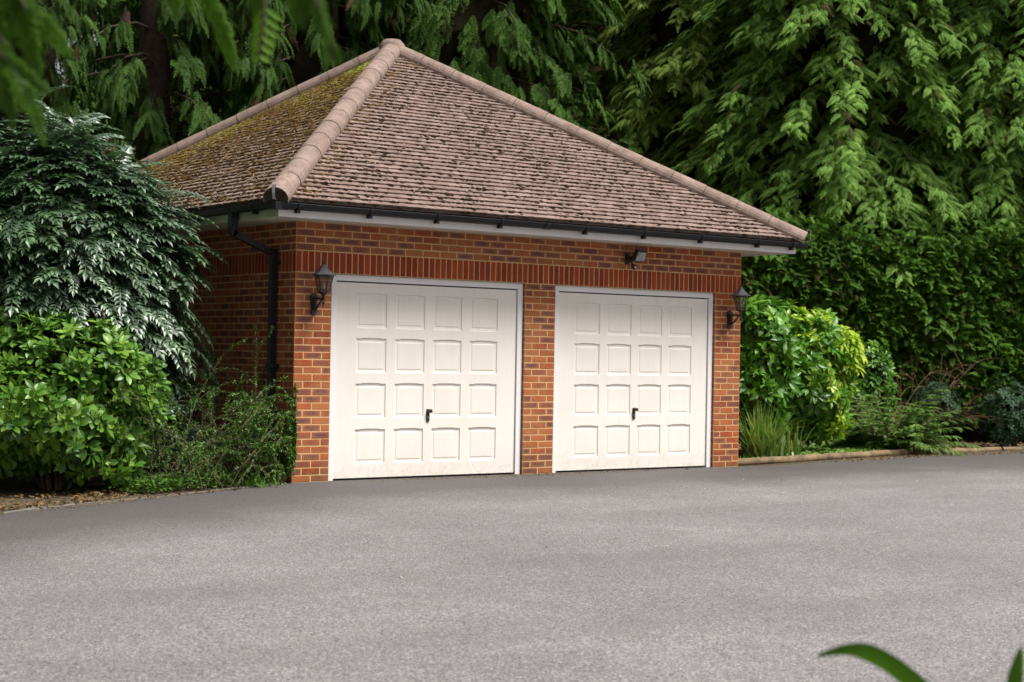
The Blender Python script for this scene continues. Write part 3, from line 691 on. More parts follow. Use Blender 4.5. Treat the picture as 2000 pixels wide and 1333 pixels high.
# ================================================================ LANTERNS
def lantern(x, label):
    root = empty("wall_lantern", (x, 0, 1.84), label=label, cat="wall lantern", group="black coach lanterns on the garage piers")
    L = -.205; g = G()
    # back plate: shield with rounded ends
    pl = []; n = 16
    for i in range(n): a = math.pi*i/(n-1); pl.append((x+.040*math.cos(a), 1.925+.034*math.sin(a)))
    for i in range(n): a = math.pi+math.pi*i/(n-1); pl.append((x+.030*math.cos(a), 1.757+.028*math.sin(a)))
    f = [(a, -.022, b) for a, b in pl]; bk = [(a, -.001, b) for a, b in pl]; m_ = len(pl)
    g.mesh(f+bk, [tuple(range(m_))[::-1]]+[(i, (i+1) % m_, m_+(i+1) % m_, m_+i) for i in range(m_)])
    g.build("back_plate", M["iron"], root, bevel=.004)
    g = G()
    g.tube([(x, -.02, 1.90), (x, -.10, 1.905), (x, -.17, 1.90), (x, L, 1.90)], [.013, .010, .010, .012], 8)
    g.tube([(x, -.02, 1.79), (x, -.06, 1.80), (x, -.11, 1.835), (x, -.15, 1.875), (x, -.185, 1.895)], [.014, .013, .011, .010, .008], 8)
    g.tube([(x, -.022, 1.80), (x, -.04, 1.86), (x, -.022, 1.92)], [.018, .022, .018], 8)
    g.lathe(x, L, [(.002, 1.815), (.010, 1.828), (.005, 1.838), (.015, 1.855), (.016, 1.868), (.008, 1.878), (.018, 1.90), (.014, 1.925), (.020, 1.935), (.052, 1.965)], 12, sm=True)
    g.build("arm", M["iron"], root)
    g = G(); rot = R(30)
    hexp = lambda r, z: [(x+r*math.cos(R(60*k)+rot), L+r*math.sin(R(60*k)+rot), z) for k in range(6)]
    b, t = hexp(.054, 1.968), hexp(.098, 2.135)
    for k in range(6):
        j = (k+1) % 6; g.tube([b[k], t[k]], .0055, 5); g.tube([b[k], b[j]], .006, 5); g.tube([t[k], t[j]], .006, 5)
    g.mesh(hexp(.052, 1.966), [tuple(range(6))]); g.mesh(hexp(.052, 1.960), [tuple(range(6))[::-1]])
    g.build("cage", M["iron"], root)
    g = G(); b2, t2 = hexp(.053, 1.970), hexp(.096, 2.133)
    g.mesh(b2+t2, [(k, (k+1) % 6, 6+(k+1) % 6, 6+k) for k in range(6)]); g.build("glass_panes", M["glass"], root)
    g = G(); g.lathe(x, L, [(.117, 2.138), (.126, 2.142), (.126, 2.150), (.092, 2.168), (.060, 2.196), (.034, 2.232), (.020, 2.250), (.019, 2.256)], 6, rot)
    g.lathe(x, L, [(.095, 2.136), (.117, 2.138)], 6, rot); g.mesh(hexp(.12, 2.1385), [tuple(range(6))[::-1]])
    g.build("cap", M["greyiron"], root)
    g = G(); g.lathe(x, L, [(.012, 2.252), (.008, 2.262), (.014, 2.270), (.010, 2.279), (.004, 2.284), (.008, 2.292), (.001, 2.302)], 10, sm=True); g.build("finial", M["iron"], root)
    g = G(); g.tube([(x, L, 1.968), (x, L, 2.00)], .016, 10); g.build("lamp_holder", M["iron"], root)
    g = G(); g.lathe(x, L, [(.012, 2.00), (.017, 2.02), (.015, 2.045), (.004, 2.075)], 10, sm=True); g.build("bulb", simple("candle_bulb", (.75, .62, .42), .2, .05), root)
lantern(.216, "black coach lantern on the pier beside the downpipe, left of the left door")
lantern(6.196, "black coach lantern on the far pier in front of the laurel bush")
# ================================================================ FLOODLIGHT
fl = empty("security_floodlight", (4.5, 0, 2.5), label="small square security floodlight with sensor, on the brickwork above the right door", cat="floodlight")
fx = 4.49
g = G(); g.box((fx-.035, -.012, 2.46), (fx+.035, -.001, 2.60)); g.tube([(fx, -.01, 2.53), (fx, -.06, 2.53)], .022, 10); g.box((fx-.03, -.10, 2.505), (fx+.03, -.04, 2.555)); g.tube([(fx, -.07, 2.51), (fx+.02, -.09, 2.44)], .012, 8); g.build("mounting_arm", M["iron"], fl, bevel=.003)
Mf = Matrix.Translation((fx+.06, -.17, 2.555)) @ Matrix.Rotation(R(8), 4, 'Z') @ Matrix.Rotation(R(22), 4, 'X')
g = G(); g.box((-.085, -.015, -.065), (.085, .03, .065), M=Mf); g.box((-.06, .0305, -.045), (.06, .06, .045), M=Mf)
for k in range(-4, 5): g.box((k*.012-.002, .0605, -.04), (k*.012+.002, .07, .04), M=Mf)
g.box((-.085, -.03, .066), (.085, .03, .072), M=Mf); g.tube([(fx, -.08, 2.53), (fx+.03, -.14, 2.53)], .012, 8); g.build("housing", M["iron"], fl, bevel=.003)
g = G(); g.box((-.073, -.019, -.053), (.073, -.0155, .053), M=Mf); m_, t_, b_ = mat("flood_glass"); n_ = N(t_); n_.lk(n_.ramp(n_.noise(14, 2, .5, dist=1), (.35, (.10, .12, .11)), (.6, (.38, .42, .40))), b_.inputs["Base Color"]); b_.inputs["Roughness"].default_value = .12; b_.inputs["Metallic"].default_value = .35
g.build("lens", m_, fl)
g = G(); g.lathe(fx+.025, -.10, [(.002, 2.395), (.022, 2.402), (.030, 2.42), (.030, 2.445), (.018, 2.458), (.002, 2.460)], 12, sm=True); so_ = g.build("motion_sensor", M["iron"], fl)
g = G(); g.tube([(fx+.024, -.12, 2.425), (fx+.023, -.133, 2.423)], [.018, .012], 12); g.build("sensor_eye", simple("sensor_eye", (.35, .42, .48), .3, .1), so_)
g = G(); g.tube([(fx+.01, -.006, 2.60), (fx+.012, -.006, 2.70)], .005, 6); g.build("cable", simple("grey_cable", (.30, .26, .24), .7), fl)
# ================================================================ PLANT MATERIALS
L_ = {}
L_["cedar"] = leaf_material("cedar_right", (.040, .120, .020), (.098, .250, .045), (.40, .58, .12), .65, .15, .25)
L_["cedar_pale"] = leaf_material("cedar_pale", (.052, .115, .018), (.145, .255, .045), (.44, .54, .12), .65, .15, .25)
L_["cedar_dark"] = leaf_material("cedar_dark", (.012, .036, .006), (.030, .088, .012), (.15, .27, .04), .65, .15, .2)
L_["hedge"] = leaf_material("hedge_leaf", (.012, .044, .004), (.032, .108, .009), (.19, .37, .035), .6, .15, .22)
L_["shrub"] = leaf_material("evergreen_leaf", (.032, .105, .012), (.080, .215, .022), (.30, .45, .06), .36, .35, .2, back=(.10, .19, .07))
L_["maho"] = leaf_material("glossy_dark_leaf", (.012, .044, .014), (.028, .080, .028), (.13, .26, .05), .48, .7, .1, back=(.05, .10, .045))
_b = L_["maho"].node_tree.nodes["Principled BSDF"]; _b.inputs["Coat Weight"].default_value = .55; _b.inputs["Coat Roughness"].default_value = .42; _b.inputs["Coat IOR"].default_value = 1.7; _b.inputs["IOR"].default_value = 1.6
L_["deep"] = leaf_material("cedar_dark_shaded", (.008, .026, .004), (.020, .060, .009), (.13, .24, .04), .65, .15, .2)  # darker copy of cedar_dark, shade of overhead crowns put into the colour
L_["coto"] = leaf_material("small_leaf", (.020, .060, .008), (.055, .145, .016), (.14, .26, .03), .5, .35, .2)
L_["laurel"] = leaf_material("laurel_leaf", (.025, .090, .008), (.065, .21, .016), (.22, .40, .03), .38, .35, .22)
L_["gold"] = leaf_material("golden_leaf", (.12, .26, .018), (.30, .44, .025), (.55, .62, .05), .35, .5, .3)
L_["blue"] = leaf_material("bluish_leaf", (.012, .034, .016), (.028, .066, .032), (.08, .14, .07), .6, .2, .15)
L_["feather"] = leaf_material("feathery_leaf", (.06, .14, .024), (.15, .29, .055), (.30, .44, .10), .6, .3, .2)
L_["blade"] = leaf_material("blade_leaf", (.07, .16, .03), (.17, .31, .06), (.42, .38, .15), .4, .45, .2)
L_["litter"] = leaf_material("dead_leaf", (.05, .028, .014), (.13, .07, .03), (.38, .26, .10), .8, .2, .1)
L_["fore"] = leaf_material("near_leaf", (.020, .060, .004), (.055, .14, .006), (.11, .22, .012), .6, .2, .3)
# ---- generic shrub: clusters on a lumpy dome
def tpl_rosette(rd, n=7, L=1, W=.4, lift=.55, seg=3, fold=.2, droop=.25, tip1=.6, inner=True, shape=.58):
    T = Tpl()
    for k in range(n):
        a = 2*math.pi*k/n+rd.uniform(-.3, .3); e = rd.uniform(.25, 1)*lift
        d = Vector((math.cos(a), math.sin(a), e)); nn = Vector((-math.cos(a)*e, -math.sin(a)*e, 1))
        leaf_pts(T, d*.06, d, nn, L*rd.uniform(.75, 1.1), W*rd.uniform(.85, 1.1), fold, droop, seg, 0, tip1*rd.random(), shape)
    if inner:
        for k in range(3):
            a = rd.uniform(0, 6.28); d = Vector((math.cos(a)*.5, math.sin(a)*.5, 1)); leaf_pts(T, (0, 0, .02), d, (-math.cos(a), -math.sin(a), .5), L*.5, W*.55, .3, .1, 2, .5, 1, .5)
    # stalk
    T.add([(.02, 0, 0), (-.01, .017, 0), (-.01, .017, -.9), (.02, 0, -.9)], [(0, 1, 2, 3)], 0)
    return T
def dome_points(rg, n, c, rx, ry, rz, zc, lump=.18, seed=0, inner=.35, cut=None, facing=None):
    """points on/in a lumpy ellipsoid; returns pos, normal"""
    v = unit(rg.normal(size=(n*3, 3)))
    ph = seed*1.7
    l = 1+lump*(np.sin(v[:, 0]*5+ph)*np.sin(v[:, 1]*4.3+ph*2)+.7*np.sin(v[:, 2]*6+v[:, 0]*4+ph*3)+.5*np.sin(v[:, 1]*11+ph)*np.sin(v[:, 2]*9+v[:, 0]*7))
    dep = 1-inner*rg.random(n*3)**2.2
    p = v*(l*dep)[:, None]*np.array([rx, ry, rz])+np.array([c[0], c[1], zc])
    nr = unit(v/np.array([rx, ry, rz]))
    ok = p[:, 2] > .06
    if facing: 
        tc = np.array([CAM.x-c[0], CAM.y-c[1], 0]); tc /= np.linalg.norm(tc); ok &= (nr@tc > -facing)
    if cut is not None: ok &= cut(p)
    return p[ok][:n], nr[ok][:n]
def shrub_mass(name, tpls, pts, nrm, size, mt, parent, rg, jitter=.5, upb=.5, tintfn=None, smooth=False, align='z'):
    n = len(pts); d = unit(nrm+rg.normal(size=(n, 3))*jitter*.6+np.array([0, 0, upb]))
    S = rg.uniform(size[0], size[1], n); K = rg.integers(0, len(tpls), n)
    T = rg.random(n) if tintfn is None else tintfn(pts, rg)
    if align == 'z':
        x = unit(np.cross(d, unit(rg.normal(size=(n, 3))))); Ms = frames(x, d, S)
    else: Ms = frames(d, unit(rg.normal(size=(n, 3))*.4+np.array([0, 0, 1.])), S)
    return scatter(name, [(tpls[k], Ms[K == k], pts[K == k], T[K == k]) for k in range(len(tpls))], mt, parent, smooth)
def stems(c, R0, H, n, rad, m, parent, seed=0, name="stems", spread=.7, zb=0):
    rd = random.Random(seed); g = G()
    for k in range(n):
        a = rd.uniform(0, 6.28); r = R0*rd.uniform(.2, 1)*spread; h = H*rd.uniform(.6, 1)
        p = [(c[0]+math.cos(a)*.08, c[1]+math.sin(a)*.08, zb)]
        for i in (1, 2, 3): t = i/3; p.append((c[0]+math.cos(a)*r*t+rd.gauss(0, .05), c[1]+math.sin(a)*r*t+rd.gauss(0, .05), zb+h*t**.85))
        g.tube(p, [rad, rad*.75, rad*.5, rad*.25], 5, cap=False)
    return g.build(name, m, parent)
def core(c, rx, ry, rz, zc, parent, seed=0, k=.72, m=None, name="inner_twigs_occluder"):  # opaque dark hull for the twiggy inside, added to keep leaf gaps dark
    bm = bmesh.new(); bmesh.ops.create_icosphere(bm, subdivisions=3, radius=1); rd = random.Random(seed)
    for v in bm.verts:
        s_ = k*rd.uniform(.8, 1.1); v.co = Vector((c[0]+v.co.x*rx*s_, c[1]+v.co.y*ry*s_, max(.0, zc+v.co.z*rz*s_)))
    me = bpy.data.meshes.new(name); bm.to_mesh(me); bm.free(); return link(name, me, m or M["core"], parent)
rd3 = random.Random(5)
# ---- left: rounded broad-leaved evergreen
def left_shrub():
    rg = np.random.default_rng(21); c = gp(105, 15.75)
    root = empty("evergreen_shrub", (c.x, c.y, 0), label="rounded bright green shrub with broad oval leaves at the left drive edge", cat="shrub")
    T = [tpl_rosette(rd3, 6, 1, .46, .9, seg=5, shape=.6) for _ in range(4)]; T = [t.arr() for t in T]
    p, n = dome_points(rg, 1350, c, 1.10, .95, .85, .80, .14, 2, .38, facing=.35)
    p2, n2 = dome_points(rg, 380, gp(-60, 15.6), .85, .8, .80, .86, .12, 5, .3, facing=.3); p = np.vstack([p, p2]); n = np.vstack([n, n2])
    ok = p[:, 2] > .12+.2*rg.random(len(p)); p, n = p[ok], n[ok]
    shrub_mass("foliage", T, p, n, (.085, .145), L_["shrub"], root, rg, 1.0, .6)
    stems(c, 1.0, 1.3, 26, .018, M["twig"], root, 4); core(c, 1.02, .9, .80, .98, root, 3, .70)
left_shrub()
# ---- left: mahonia with pinnate glossy leaves
def tpl_pinnate(rd, pairs=9, L=1, lw=.10, ll=.27, droop=.3, tipv=.3):
    T = Tpl(); P = lambda t: Vector((t, 0, .12*math.sin(t*2.2)-droop*t*t))
    for i in range(3): a, b = P(i/3), P((i+1)/3); T.add([a+Vector((0, .008, 0)), a-Vector((0, .008, 0)), b-Vector((0, .006, 0)), b+Vector((0, .006, 0))], [(0, 1, 2, 3)], .3)
    for i in range(pairs):
        t = .14+.82*i/(pairs-1)
        for sg in (1, -1):
            a = R(62-22*t+rd.uniform(-7, 7)); d = Vector((math.cos(a), sg*math.sin(a), rd.uniform(-.25, .05)))
            leaf_pts(T, P(t), d, (0, -sg*rd.uniform(0, .35), 1), ll*(1-.45*abs(t-.4))*rd.uniform(.85, 1.1), lw, .25, .25, 2, 0, tipv*rd.random(), .45)
    leaf_pts(T, P(.97), (1, 0, -.5), (0, 0, 1), ll, lw, .25, .2, 2, 0, tipv, .45)
    return T.arr()
def mahonia():
    rg = np.random.default_rng(31); c = gp(120, 17.0)
    root = empty("mahonia_bush", (c.x, c.y, 0), label="tall dark bush with glossy feather-like leaves, arching towards the garage's left eaves", cat="shrub")
    T = [tpl_pinnate(rd3) for _ in range(4)]
    lobes = [(60, 16.9, 1.05, 1.0, 1.45, 2.15, 230), (-60, 16.9, 1.15, 1.0, 1.5, 2.25, 190), (205, 17.1, .66, .8, 1.05, 1.95, 190), (120, 16.5, .75, .6, 1.15, 2.15, 140), (0, 16.3, .7, .5, .8, 1.7, 60)]
    Ps, Ds, Us, Ss, Ts = [], [], [], [], []
    for u, d, rx, ry, rz, zc, n in lobes:
        q = gp(u, d); p, nn = dome_points(rg, n, q, rx, ry, rz, zc, .12, u, .4, facing=.2, cut=lambda p: (p[:, 2] > .9))
        for a, b in zip(p, nn):       # a shoot end: whorl of 4-6 leaves radiating
            k = rg.integers(5, 8); base = rg.uniform(0, 6.28); tint = rg.random()
            ax = unit((b*.45+np.array([0, 0, .9]))[None])[0]; e1 = unit(np.cross(ax, [0.3, .1, 1.])[None])[0]; e2 = np.cross(ax, e1)
            for j in range(k):
                an = base+6.283*j/k; dd = (e1*math.cos(an)+e2*math.sin(an))+ax*rg.uniform(-.1, .35)+b*.75
                Ps.append(a+dd*.02); Ds.append(dd+np.array([0, 0, -.1])); Us.append(ax); Ss.append(rg.uniform(.32, .54)); Ts.append(min(1, .7*tint+.3*rg.random()))
    Ps, Ds, Us, Ss, Ts = map(np.array, (Ps, Ds, Us, Ss, Ts)); K = rg.integers(0, 4, len(Ps)); Ms = frames(Ds, Us, Ss)
    scatter("foliage", [(T[k], Ms[K == k], Ps[K == k], Ts[K == k]) for k in range(4)], L_["maho"], root)
    # old flower spikes
    rd = random.Random(8)
    for u, v in ((165, 262), (195, 268), (50, 250), (215, 300), (95, 270), (270, 430), (330, 520), (60, 480), (20, 270)):
        b = gp(u, 16.6, zv(u, v+45, 16.6)); g = G()
        for k in range(7):
            a = rd.uniform(0, 6.28); r = rd.uniform(.08, .2); h = rd.uniform(.10, .24)
            g.tube([b, b+Vector((math.cos(a)*r*.4, math.sin(a)*r*.4, h*.7)), b+Vector((math.cos(a)*r, math.sin(a)*r, h))], [.006, .007, .004], 4)
        g.build("flower_spike", M["redtwig"], root)
    stems(gp(120, 17.2), 1.2, 2.6, 22, .03, M["bark"], root, 6)
    core(gp(40, 17.3), 1.1, .8, 1.25, 2.0, root, 9, .7); core(gp(-60, 17.6), 1.3, .9, 1.6, 1.7, root, 10, .8, name="inner_twigs_occluder")
mahonia()
def dark_shrub():
    rg = np.random.default_rng(33); c = gp(300, 17.2)
    root = empty("shade_shrub", (c.x, c.y, 0), label="dark low shrub in shade between the rounded shrub and the garage side wall", cat="shrub")
    T = [tpl_rosette(rd3, 6, 1, .4, .5).arr() for _ in range(2)]
    p, n = dome_points(rg, 500, c, .62, .6, .85, .72, .15, 3, .5, facing=.3)
    shrub_mass("foliage", T, p, n, (.07, .11), L_["maho"], root, rg, .7, .4); core(c, .5, .5, .7, .7, root, 4, .7); stems(c, .5, 1.2, 9, .015, M["twig"], root, 3)
dark_shrub()
# ---- wiry small-leaved shrub against the side wall
def wiry(name, label, c, n, R0, H, arch, mt, leaf=.022, twigm=None, seed=1, leaves=46, catt="shrub", bias=None, rad=.006, sub=4, zmin=.02):
    rd = random.Random(seed); rg = np.random.default_rng(seed); root = empty(name, (c.x, c.y, 0), label=label, cat=catt); g = G()
    T = Tpl(); leaf_pts(T, (0, 0, 0), (1, 0, 0), (0, 0, 1), 1, .55, .15, .1, 2, 0, .6)
    T = T.arr(); P, D, U, S, Ti = [], [], [], [], []
    def strand(p0, a, L, el, dr, r, tint, nl, depth):
        pts = [Vector(p0)]; d = Vector((math.cos(a)*math.cos(el), math.sin(a)*math.cos(el), math.sin(el))); m_ = 7
        for i in range(m_):
            d = (d+Vector((rd.gauss(0, .09), rd.gauss(0, .09), -dr+rd.gauss(0, .05)))).normalized(); q_ = pts[-1]+d*(L/m_)
            if q_.z < zmin: q_.z = zmin; d.z = .05
            if c.x < 0: q_.x = min(q_.x, -.05); q_.y = max(q_.y, -.10+.55*q_.x)
            pts.append(q_)
        g.tube(pts, [r*(1-.8*i/m_) for i in range(m_+1)], 4, cap=False)
        for k in range(nl):
            t = .15+.85*rd.random(); i = min(m_-1, int(t*m_)); q_ = pts[i].lerp(pts[i+1], t*m_-i); dd = (pts[i+1]-pts[i]).normalized()
            o = Vector((rd.gauss(0, 1), rd.gauss(0, 1), rd.gauss(0, 1))).normalized()
            P.append(q_); D.append(dd*.5+o); U.append(Vector((rd.gauss(0, .5), rd.gauss(0, .5), 1))); S.append(leaf*rd.uniform(.7, 1.3)); Ti.append(min(1, max(0, tint+rd.gauss(0, .15))))
        if depth:
            for _ in range(sub):
                i = rd.randint(2, m_-1); strand(pts[i], a+rd.uniform(-1.1, 1.1), L*rd.uniform(.25, .5), el*.4+rd.uniform(-.2, .7), dr*1.2, r*.55, tint, int(nl*.55), 0)
    for k in range(n):
        a = rd.uniform(0, 6.28) if bias is None or rd.random() < .3 else bias+rd.gauss(0, .9)
        b = (c.x+rd.gauss(0, R0*.3), c.y+rd.gauss(0, R0*.3), 0.0)
        if c.x < 0: b = (min(b[0], -.1), b[1], 0)
        strand(b, a, H*rd.uniform(.75, 1.25), rd.uniform(.75, 1.45), arch*rd.uniform(.6, 1.3), rad, rd.random(), leaves, 1)
    A = lambda q_: np.array([tuple(v) for v in q_], dtype=float)
    scatter("foliage", [(T, frames(A(D), A(U), np.array(S)), A(P), np.array(Ti))], mt, root); g.build("stems", twigm or M["twig"], root); return root
c = gp(455, 16.75); wiry("cotoneaster_bush", "wiry small-leaved arching bush growing against the shaded side wall", Vector((-.95, .15, 0)), 76, 1.0, 1.25, .15, L_["coto"], .030, None, 5, 84)
wiry("cotoneaster_bush", "narrow upright wiry bush hugging the garage's near corner at the downpipe foot", Vector((-.16, .06, 0)), 24, .2, .9, .05, L_["coto"], .036, None, 6, 80, sub=3)
# ground ivy / low cover on the left bed
def cover(name, label, poly_pts, n, tpl, size, mt, z=(.0, .10), seed=3, kind="stuff", tint=None):
    rg = np.random.default_rng(seed); pp = np.array(poly_pts); P = []
    w_ = rg.dirichlet(np.ones(len(pp)), n)
    P = w_@pp; ed = rg.random(n); i = rg.integers(0, len(pp), n); j = (i+1) % len(pp)
    P = (P+(pp[i]*ed[:, None]+pp[j]*(1-ed)[:, None]))/2 if len(pp) > 3 else P
    P3 = np.column_stack([P, rg.uniform(z[0], z[1], n)]); d = unit(np.column_stack([rg.normal(size=(n, 2)), rg.normal(size=n)*.25]))
    Ms = frames(d, unit(np.column_stack([rg.normal(size=(n, 2))*.35, np.ones(n)])), rg.uniform(size[0], size[1], n))
    o = scatter(name, [(tpl, Ms, P3, rg.random(n))], mt); tag(o, label=label, cat="ground cover", kind=kind); return o
one = Tpl(); leaf_pts(one, (-.5, 0, 0), (1, 0, 0), (0, 0, 1), 1, .6, .2, .2, 3, 0, .6, .5); one = one.arr()
cover("ground_ivy", "low dark ivy and weeds along the left bed edge", [(-.15, -.02), (-1.9, -.85), (-2.3, -.6), (-2.0, .4), (-.3, .6)], 2600, one, (.025, .06), L_["coto"], (.01, .13), 3)
cover("leaf_litter", "dry brown leaf litter on the bed left of the garage", [(-1.2, -.55), (-3.9, -1.9), (-5, -2.2), (-4, -.3), (-1.5, .2)], 800, one, (.02, .065), L_["litter"], (.006, .03), 4)
cover("leaf_litter", "dry leaf litter on the bed beyond the log edging", [(6.6, .6), (10, 1.1), (14, 1.1), (20, 1.5), (18, 5), (9, 4)], 2600, one, (.03, .09), L_["litter"], (.006, .03), 5)
cover("ground_weeds", "short weeds and moss between the log edging and the laurel", [(7.4, .6), (10.4, 1.2), (13, 1.4), (13, 3), (8.6, 2.6)], 3800, one, (.03, .09), L_["feather"], (.01, .07), 6)
# edge debris (fine) on the drive by the beds
cover("drive_litter", "scattered fallen leaves and petals along the right drive edge", [(6.6, -.1), (8.2, .05), (10.1, .45), (12.1, .6), (14.5, .4), (14.5, .7), (12, .95), (10, .75), (8, .4)], 520, one, (.018, .05), L_["litter"], (.006, .015), 7)
cover("drive_litter", "brown grit and leaf crumbs gathered along the foot of the garage doors", [(0, -.03), (2.2, -.03), (4.2, -.03), (6.4, -.03), (6.4, -.16), (4, -.3), (2, -.34), (0, -.2)], 700, one, (.008, .028), L_["litter"], (.004, .008), 12)
cover("drive_litter", "tiny pale petals and leaf crumbs strewn across the open drive", [(-7, -8), (-3, -3), (1, -.8), (7, -.8), (14, -.5), (9, -5), (0, -9)], 330, one, (.008, .022), simple("petal", (.42, .34, .27), .8, .4), (.005, .010), 11)
cover("drive_litter", "scattered small leaf bits along the left drive edge", [(-.1, -.1), (-1.2, -.75), (-2.8, -1.45), (-4.2, -2.3), (-4, -1.95), (-2, -.9), (-.3, -.15)], 360, one, (.012, .035), L_["litter"], (.006, .012), 8)
# ---- kerb stones and logs
rdk = random.Random(2); edge = [(-.15, -.05), (-.62, -.27), (-1.2, -.53), (-1.97, -.88), (-2.83, -1.22), (-3.7, -1.77), (-4.6, -2.3)]
kr = empty("stone_edging", (-2, -.9, 0), label="low irregular stone edging sunk along the left bed", cat="edging")
for i in range(len(edge)-1):
    a, b = Vector((*edge[i], 0)), Vector((*edge[i+1], 0)); L = (b-a).length; nn = max(1, round(L/.45)); dd = (b-a).normalized(); sn = Vector((-dd.y, dd.x, 0))
    for k in range(nn):
        p0 = a+dd*(L*k/nn+.02); p1 = a+dd*(L*(k+1)/nn-.02); w2 = rdk.uniform(.05, .08); h = rdk.uniform(-.008, .012); g = G()
        V = [p0, p1, p1+sn*w2, p0+sn*w2]; V = [v+Vector((rdk.gauss(0, .012), rdk.gauss(0, .012), -.02)) for v in V]; V2 = [v+Vector((rdk.gauss(0, .01), rdk.gauss(0, .01), h+.02+rdk.uniform(0, .012))) for v in V]
        g.mesh(V+V2, [(4, 5, 6, 7), (0, 1, 5, 4), (1, 2, 6, 5), (2, 3, 7, 6), (3, 0, 4, 7)]); g.build("stone", M["stone"], kr, bevel=.012)
def log(p, q, r, label):
    g = G(); p, q = Vector(p), Vector(q); n = 9; pts = [p.lerp(q, i/n)+Vector((rdk.gauss(0, .006), rdk.gauss(0, .006), rdk.gauss(0, .004))) for i in range(n+1)]
    g.tube(pts, [r*rdk.uniform(.93, 1.07) for _ in pts], 12, sm=True); tag(g.build("edging_log", M["log"]), label=label, cat="log", group="half-sunk logs edging the right bed")
log((6.5, .17, .035), (8.6, .58, .03), .052, "edging log that starts at the garage's right corner")
log((8.63, .60, .03), (11.0, 1.06, .025), .052, "middle edging log in front of the feathery low bush")
log((11.05, 1.08, .01), (13.2, 1.12, .01), .045, "third edging log from the garage, beyond the feathery bush")
log((13.25, 1.12, .01), (17.0, .80, .01), .045, "farthest edging log running out of the picture's right side")
# ---- right side plants
def laurel():
    rg = np.random.default_rng(41); c = gp(1545, 24.0)
    root = empty("laurel_bush", (c.x, c.y, 0), label="big glossy laurel bush right of the garage, green with a yellow right side", cat="shrub")
    T = [tpl_rosette(rd3, 7, 1, .36, .7, droop=.35).arr() for _ in range(4)]
    p, n = dome_points(rg, 800, c, 1.0, .85, .92, 1.15, .14, 2, .35, facing=.3)
    p2, n2 = dome_points(rg, 420, gp(1470, 23.2), .42, .5, 1.05, 1.15, .15, 6, .35, facing=.3)
    p = np.vstack([p, p2]); n = np.vstack([n, n2])
    lat = (p-np.array(gp(1545, 24.0)))@np.array(rt)
    gold = (lat+rg.normal(size=len(p))*.34+.25*(p[:, 2]-1.1) > .38)
    shrub_mass("foliage", T, p[~gold], n[~gold], (.14, .24), L_["laurel"], root, rg, 1.0, .5)
    tag(shrub_mass("foliage", T, p[gold], n[gold], (.12, .20), L_["gold"], root, rg, .6, .5), label="yellow-green young leaves on the laurel's right side")
    stems(c, .9, 1.6, 12, .022, M["twig"], root, 9); core(c, .8, .7, .75, 1.1, root, 5, .75)
laurel()
def grassclump(c, n, H, label, name="grass_clump", seed=2, mt=None, w0=.014, brown=.15, spread=1.0):
    rd = random.Random(seed); V = []; F = []; T = Tpl()
    for k in range(n):
        a = rd.uniform(0, 6.28); L = H*rd.uniform(.6, 1.15); el = rd.uniform(.9, 1.5); b = Vector((c.x+rd.gauss(0, .10)*spread, c.y+rd.gauss(0, .10)*spread, 0)); d = Vector((math.cos(a)*math.cos(el), math.sin(a)*math.cos(el), math.sin(el)))
        side = Vector((-math.sin(a), math.cos(a), 0)); pts = []; p = b; m_ = 6; dr = rd.uniform(.10, .32); tt = 1.0 if rd.random() < brown else rd.random()*.5
        for i in range(m_+1):
            t = i/m_; w_ = w0*(1-t**2)*(.7+.6*min(1, t*3)); pts += [p+side*w_, p-side*w_+Vector((0, 0, .004))]; d = (d+Vector((0, 0, -dr*t*1.5))).normalized(); p = p+d*(L/m_)
            if p.z < .02: p.z = .02
        T.add(pts, [(2*i, 2*i+1, 2*i+3, 2*i+2) for i in range(m_)], [tt]*len(pts))
    root = empty(name, (c.x, c.y, 0), label=label, cat="grass clump")
    scatter("blades", [(T, np.eye(3)[None], np.zeros((1, 3)), np.array([.5]))], mt or L_["blade"], root); return root
grassclump(gp(1492, 22.6), 230, .78, "arching strappy grass clump beside the garage's right corner", seed=3)
grassclump(gp(1540, 23.0), 60, .5, "small thin grass tuft right of the strappy grass clump", seed=4)
grassclump(gp(1462, 21.55), 26, .13, "tiny bright green weed at the garage's right corner, in front of the log", "weed_tuft", 6, L_["laurel"], .010, 0)
grassclump(gp(510, 16.35), 22, .12, "tiny bright green weed on the left stone edging near the garage", "weed_tuft", 7, L_["laurel"], .009, 0)
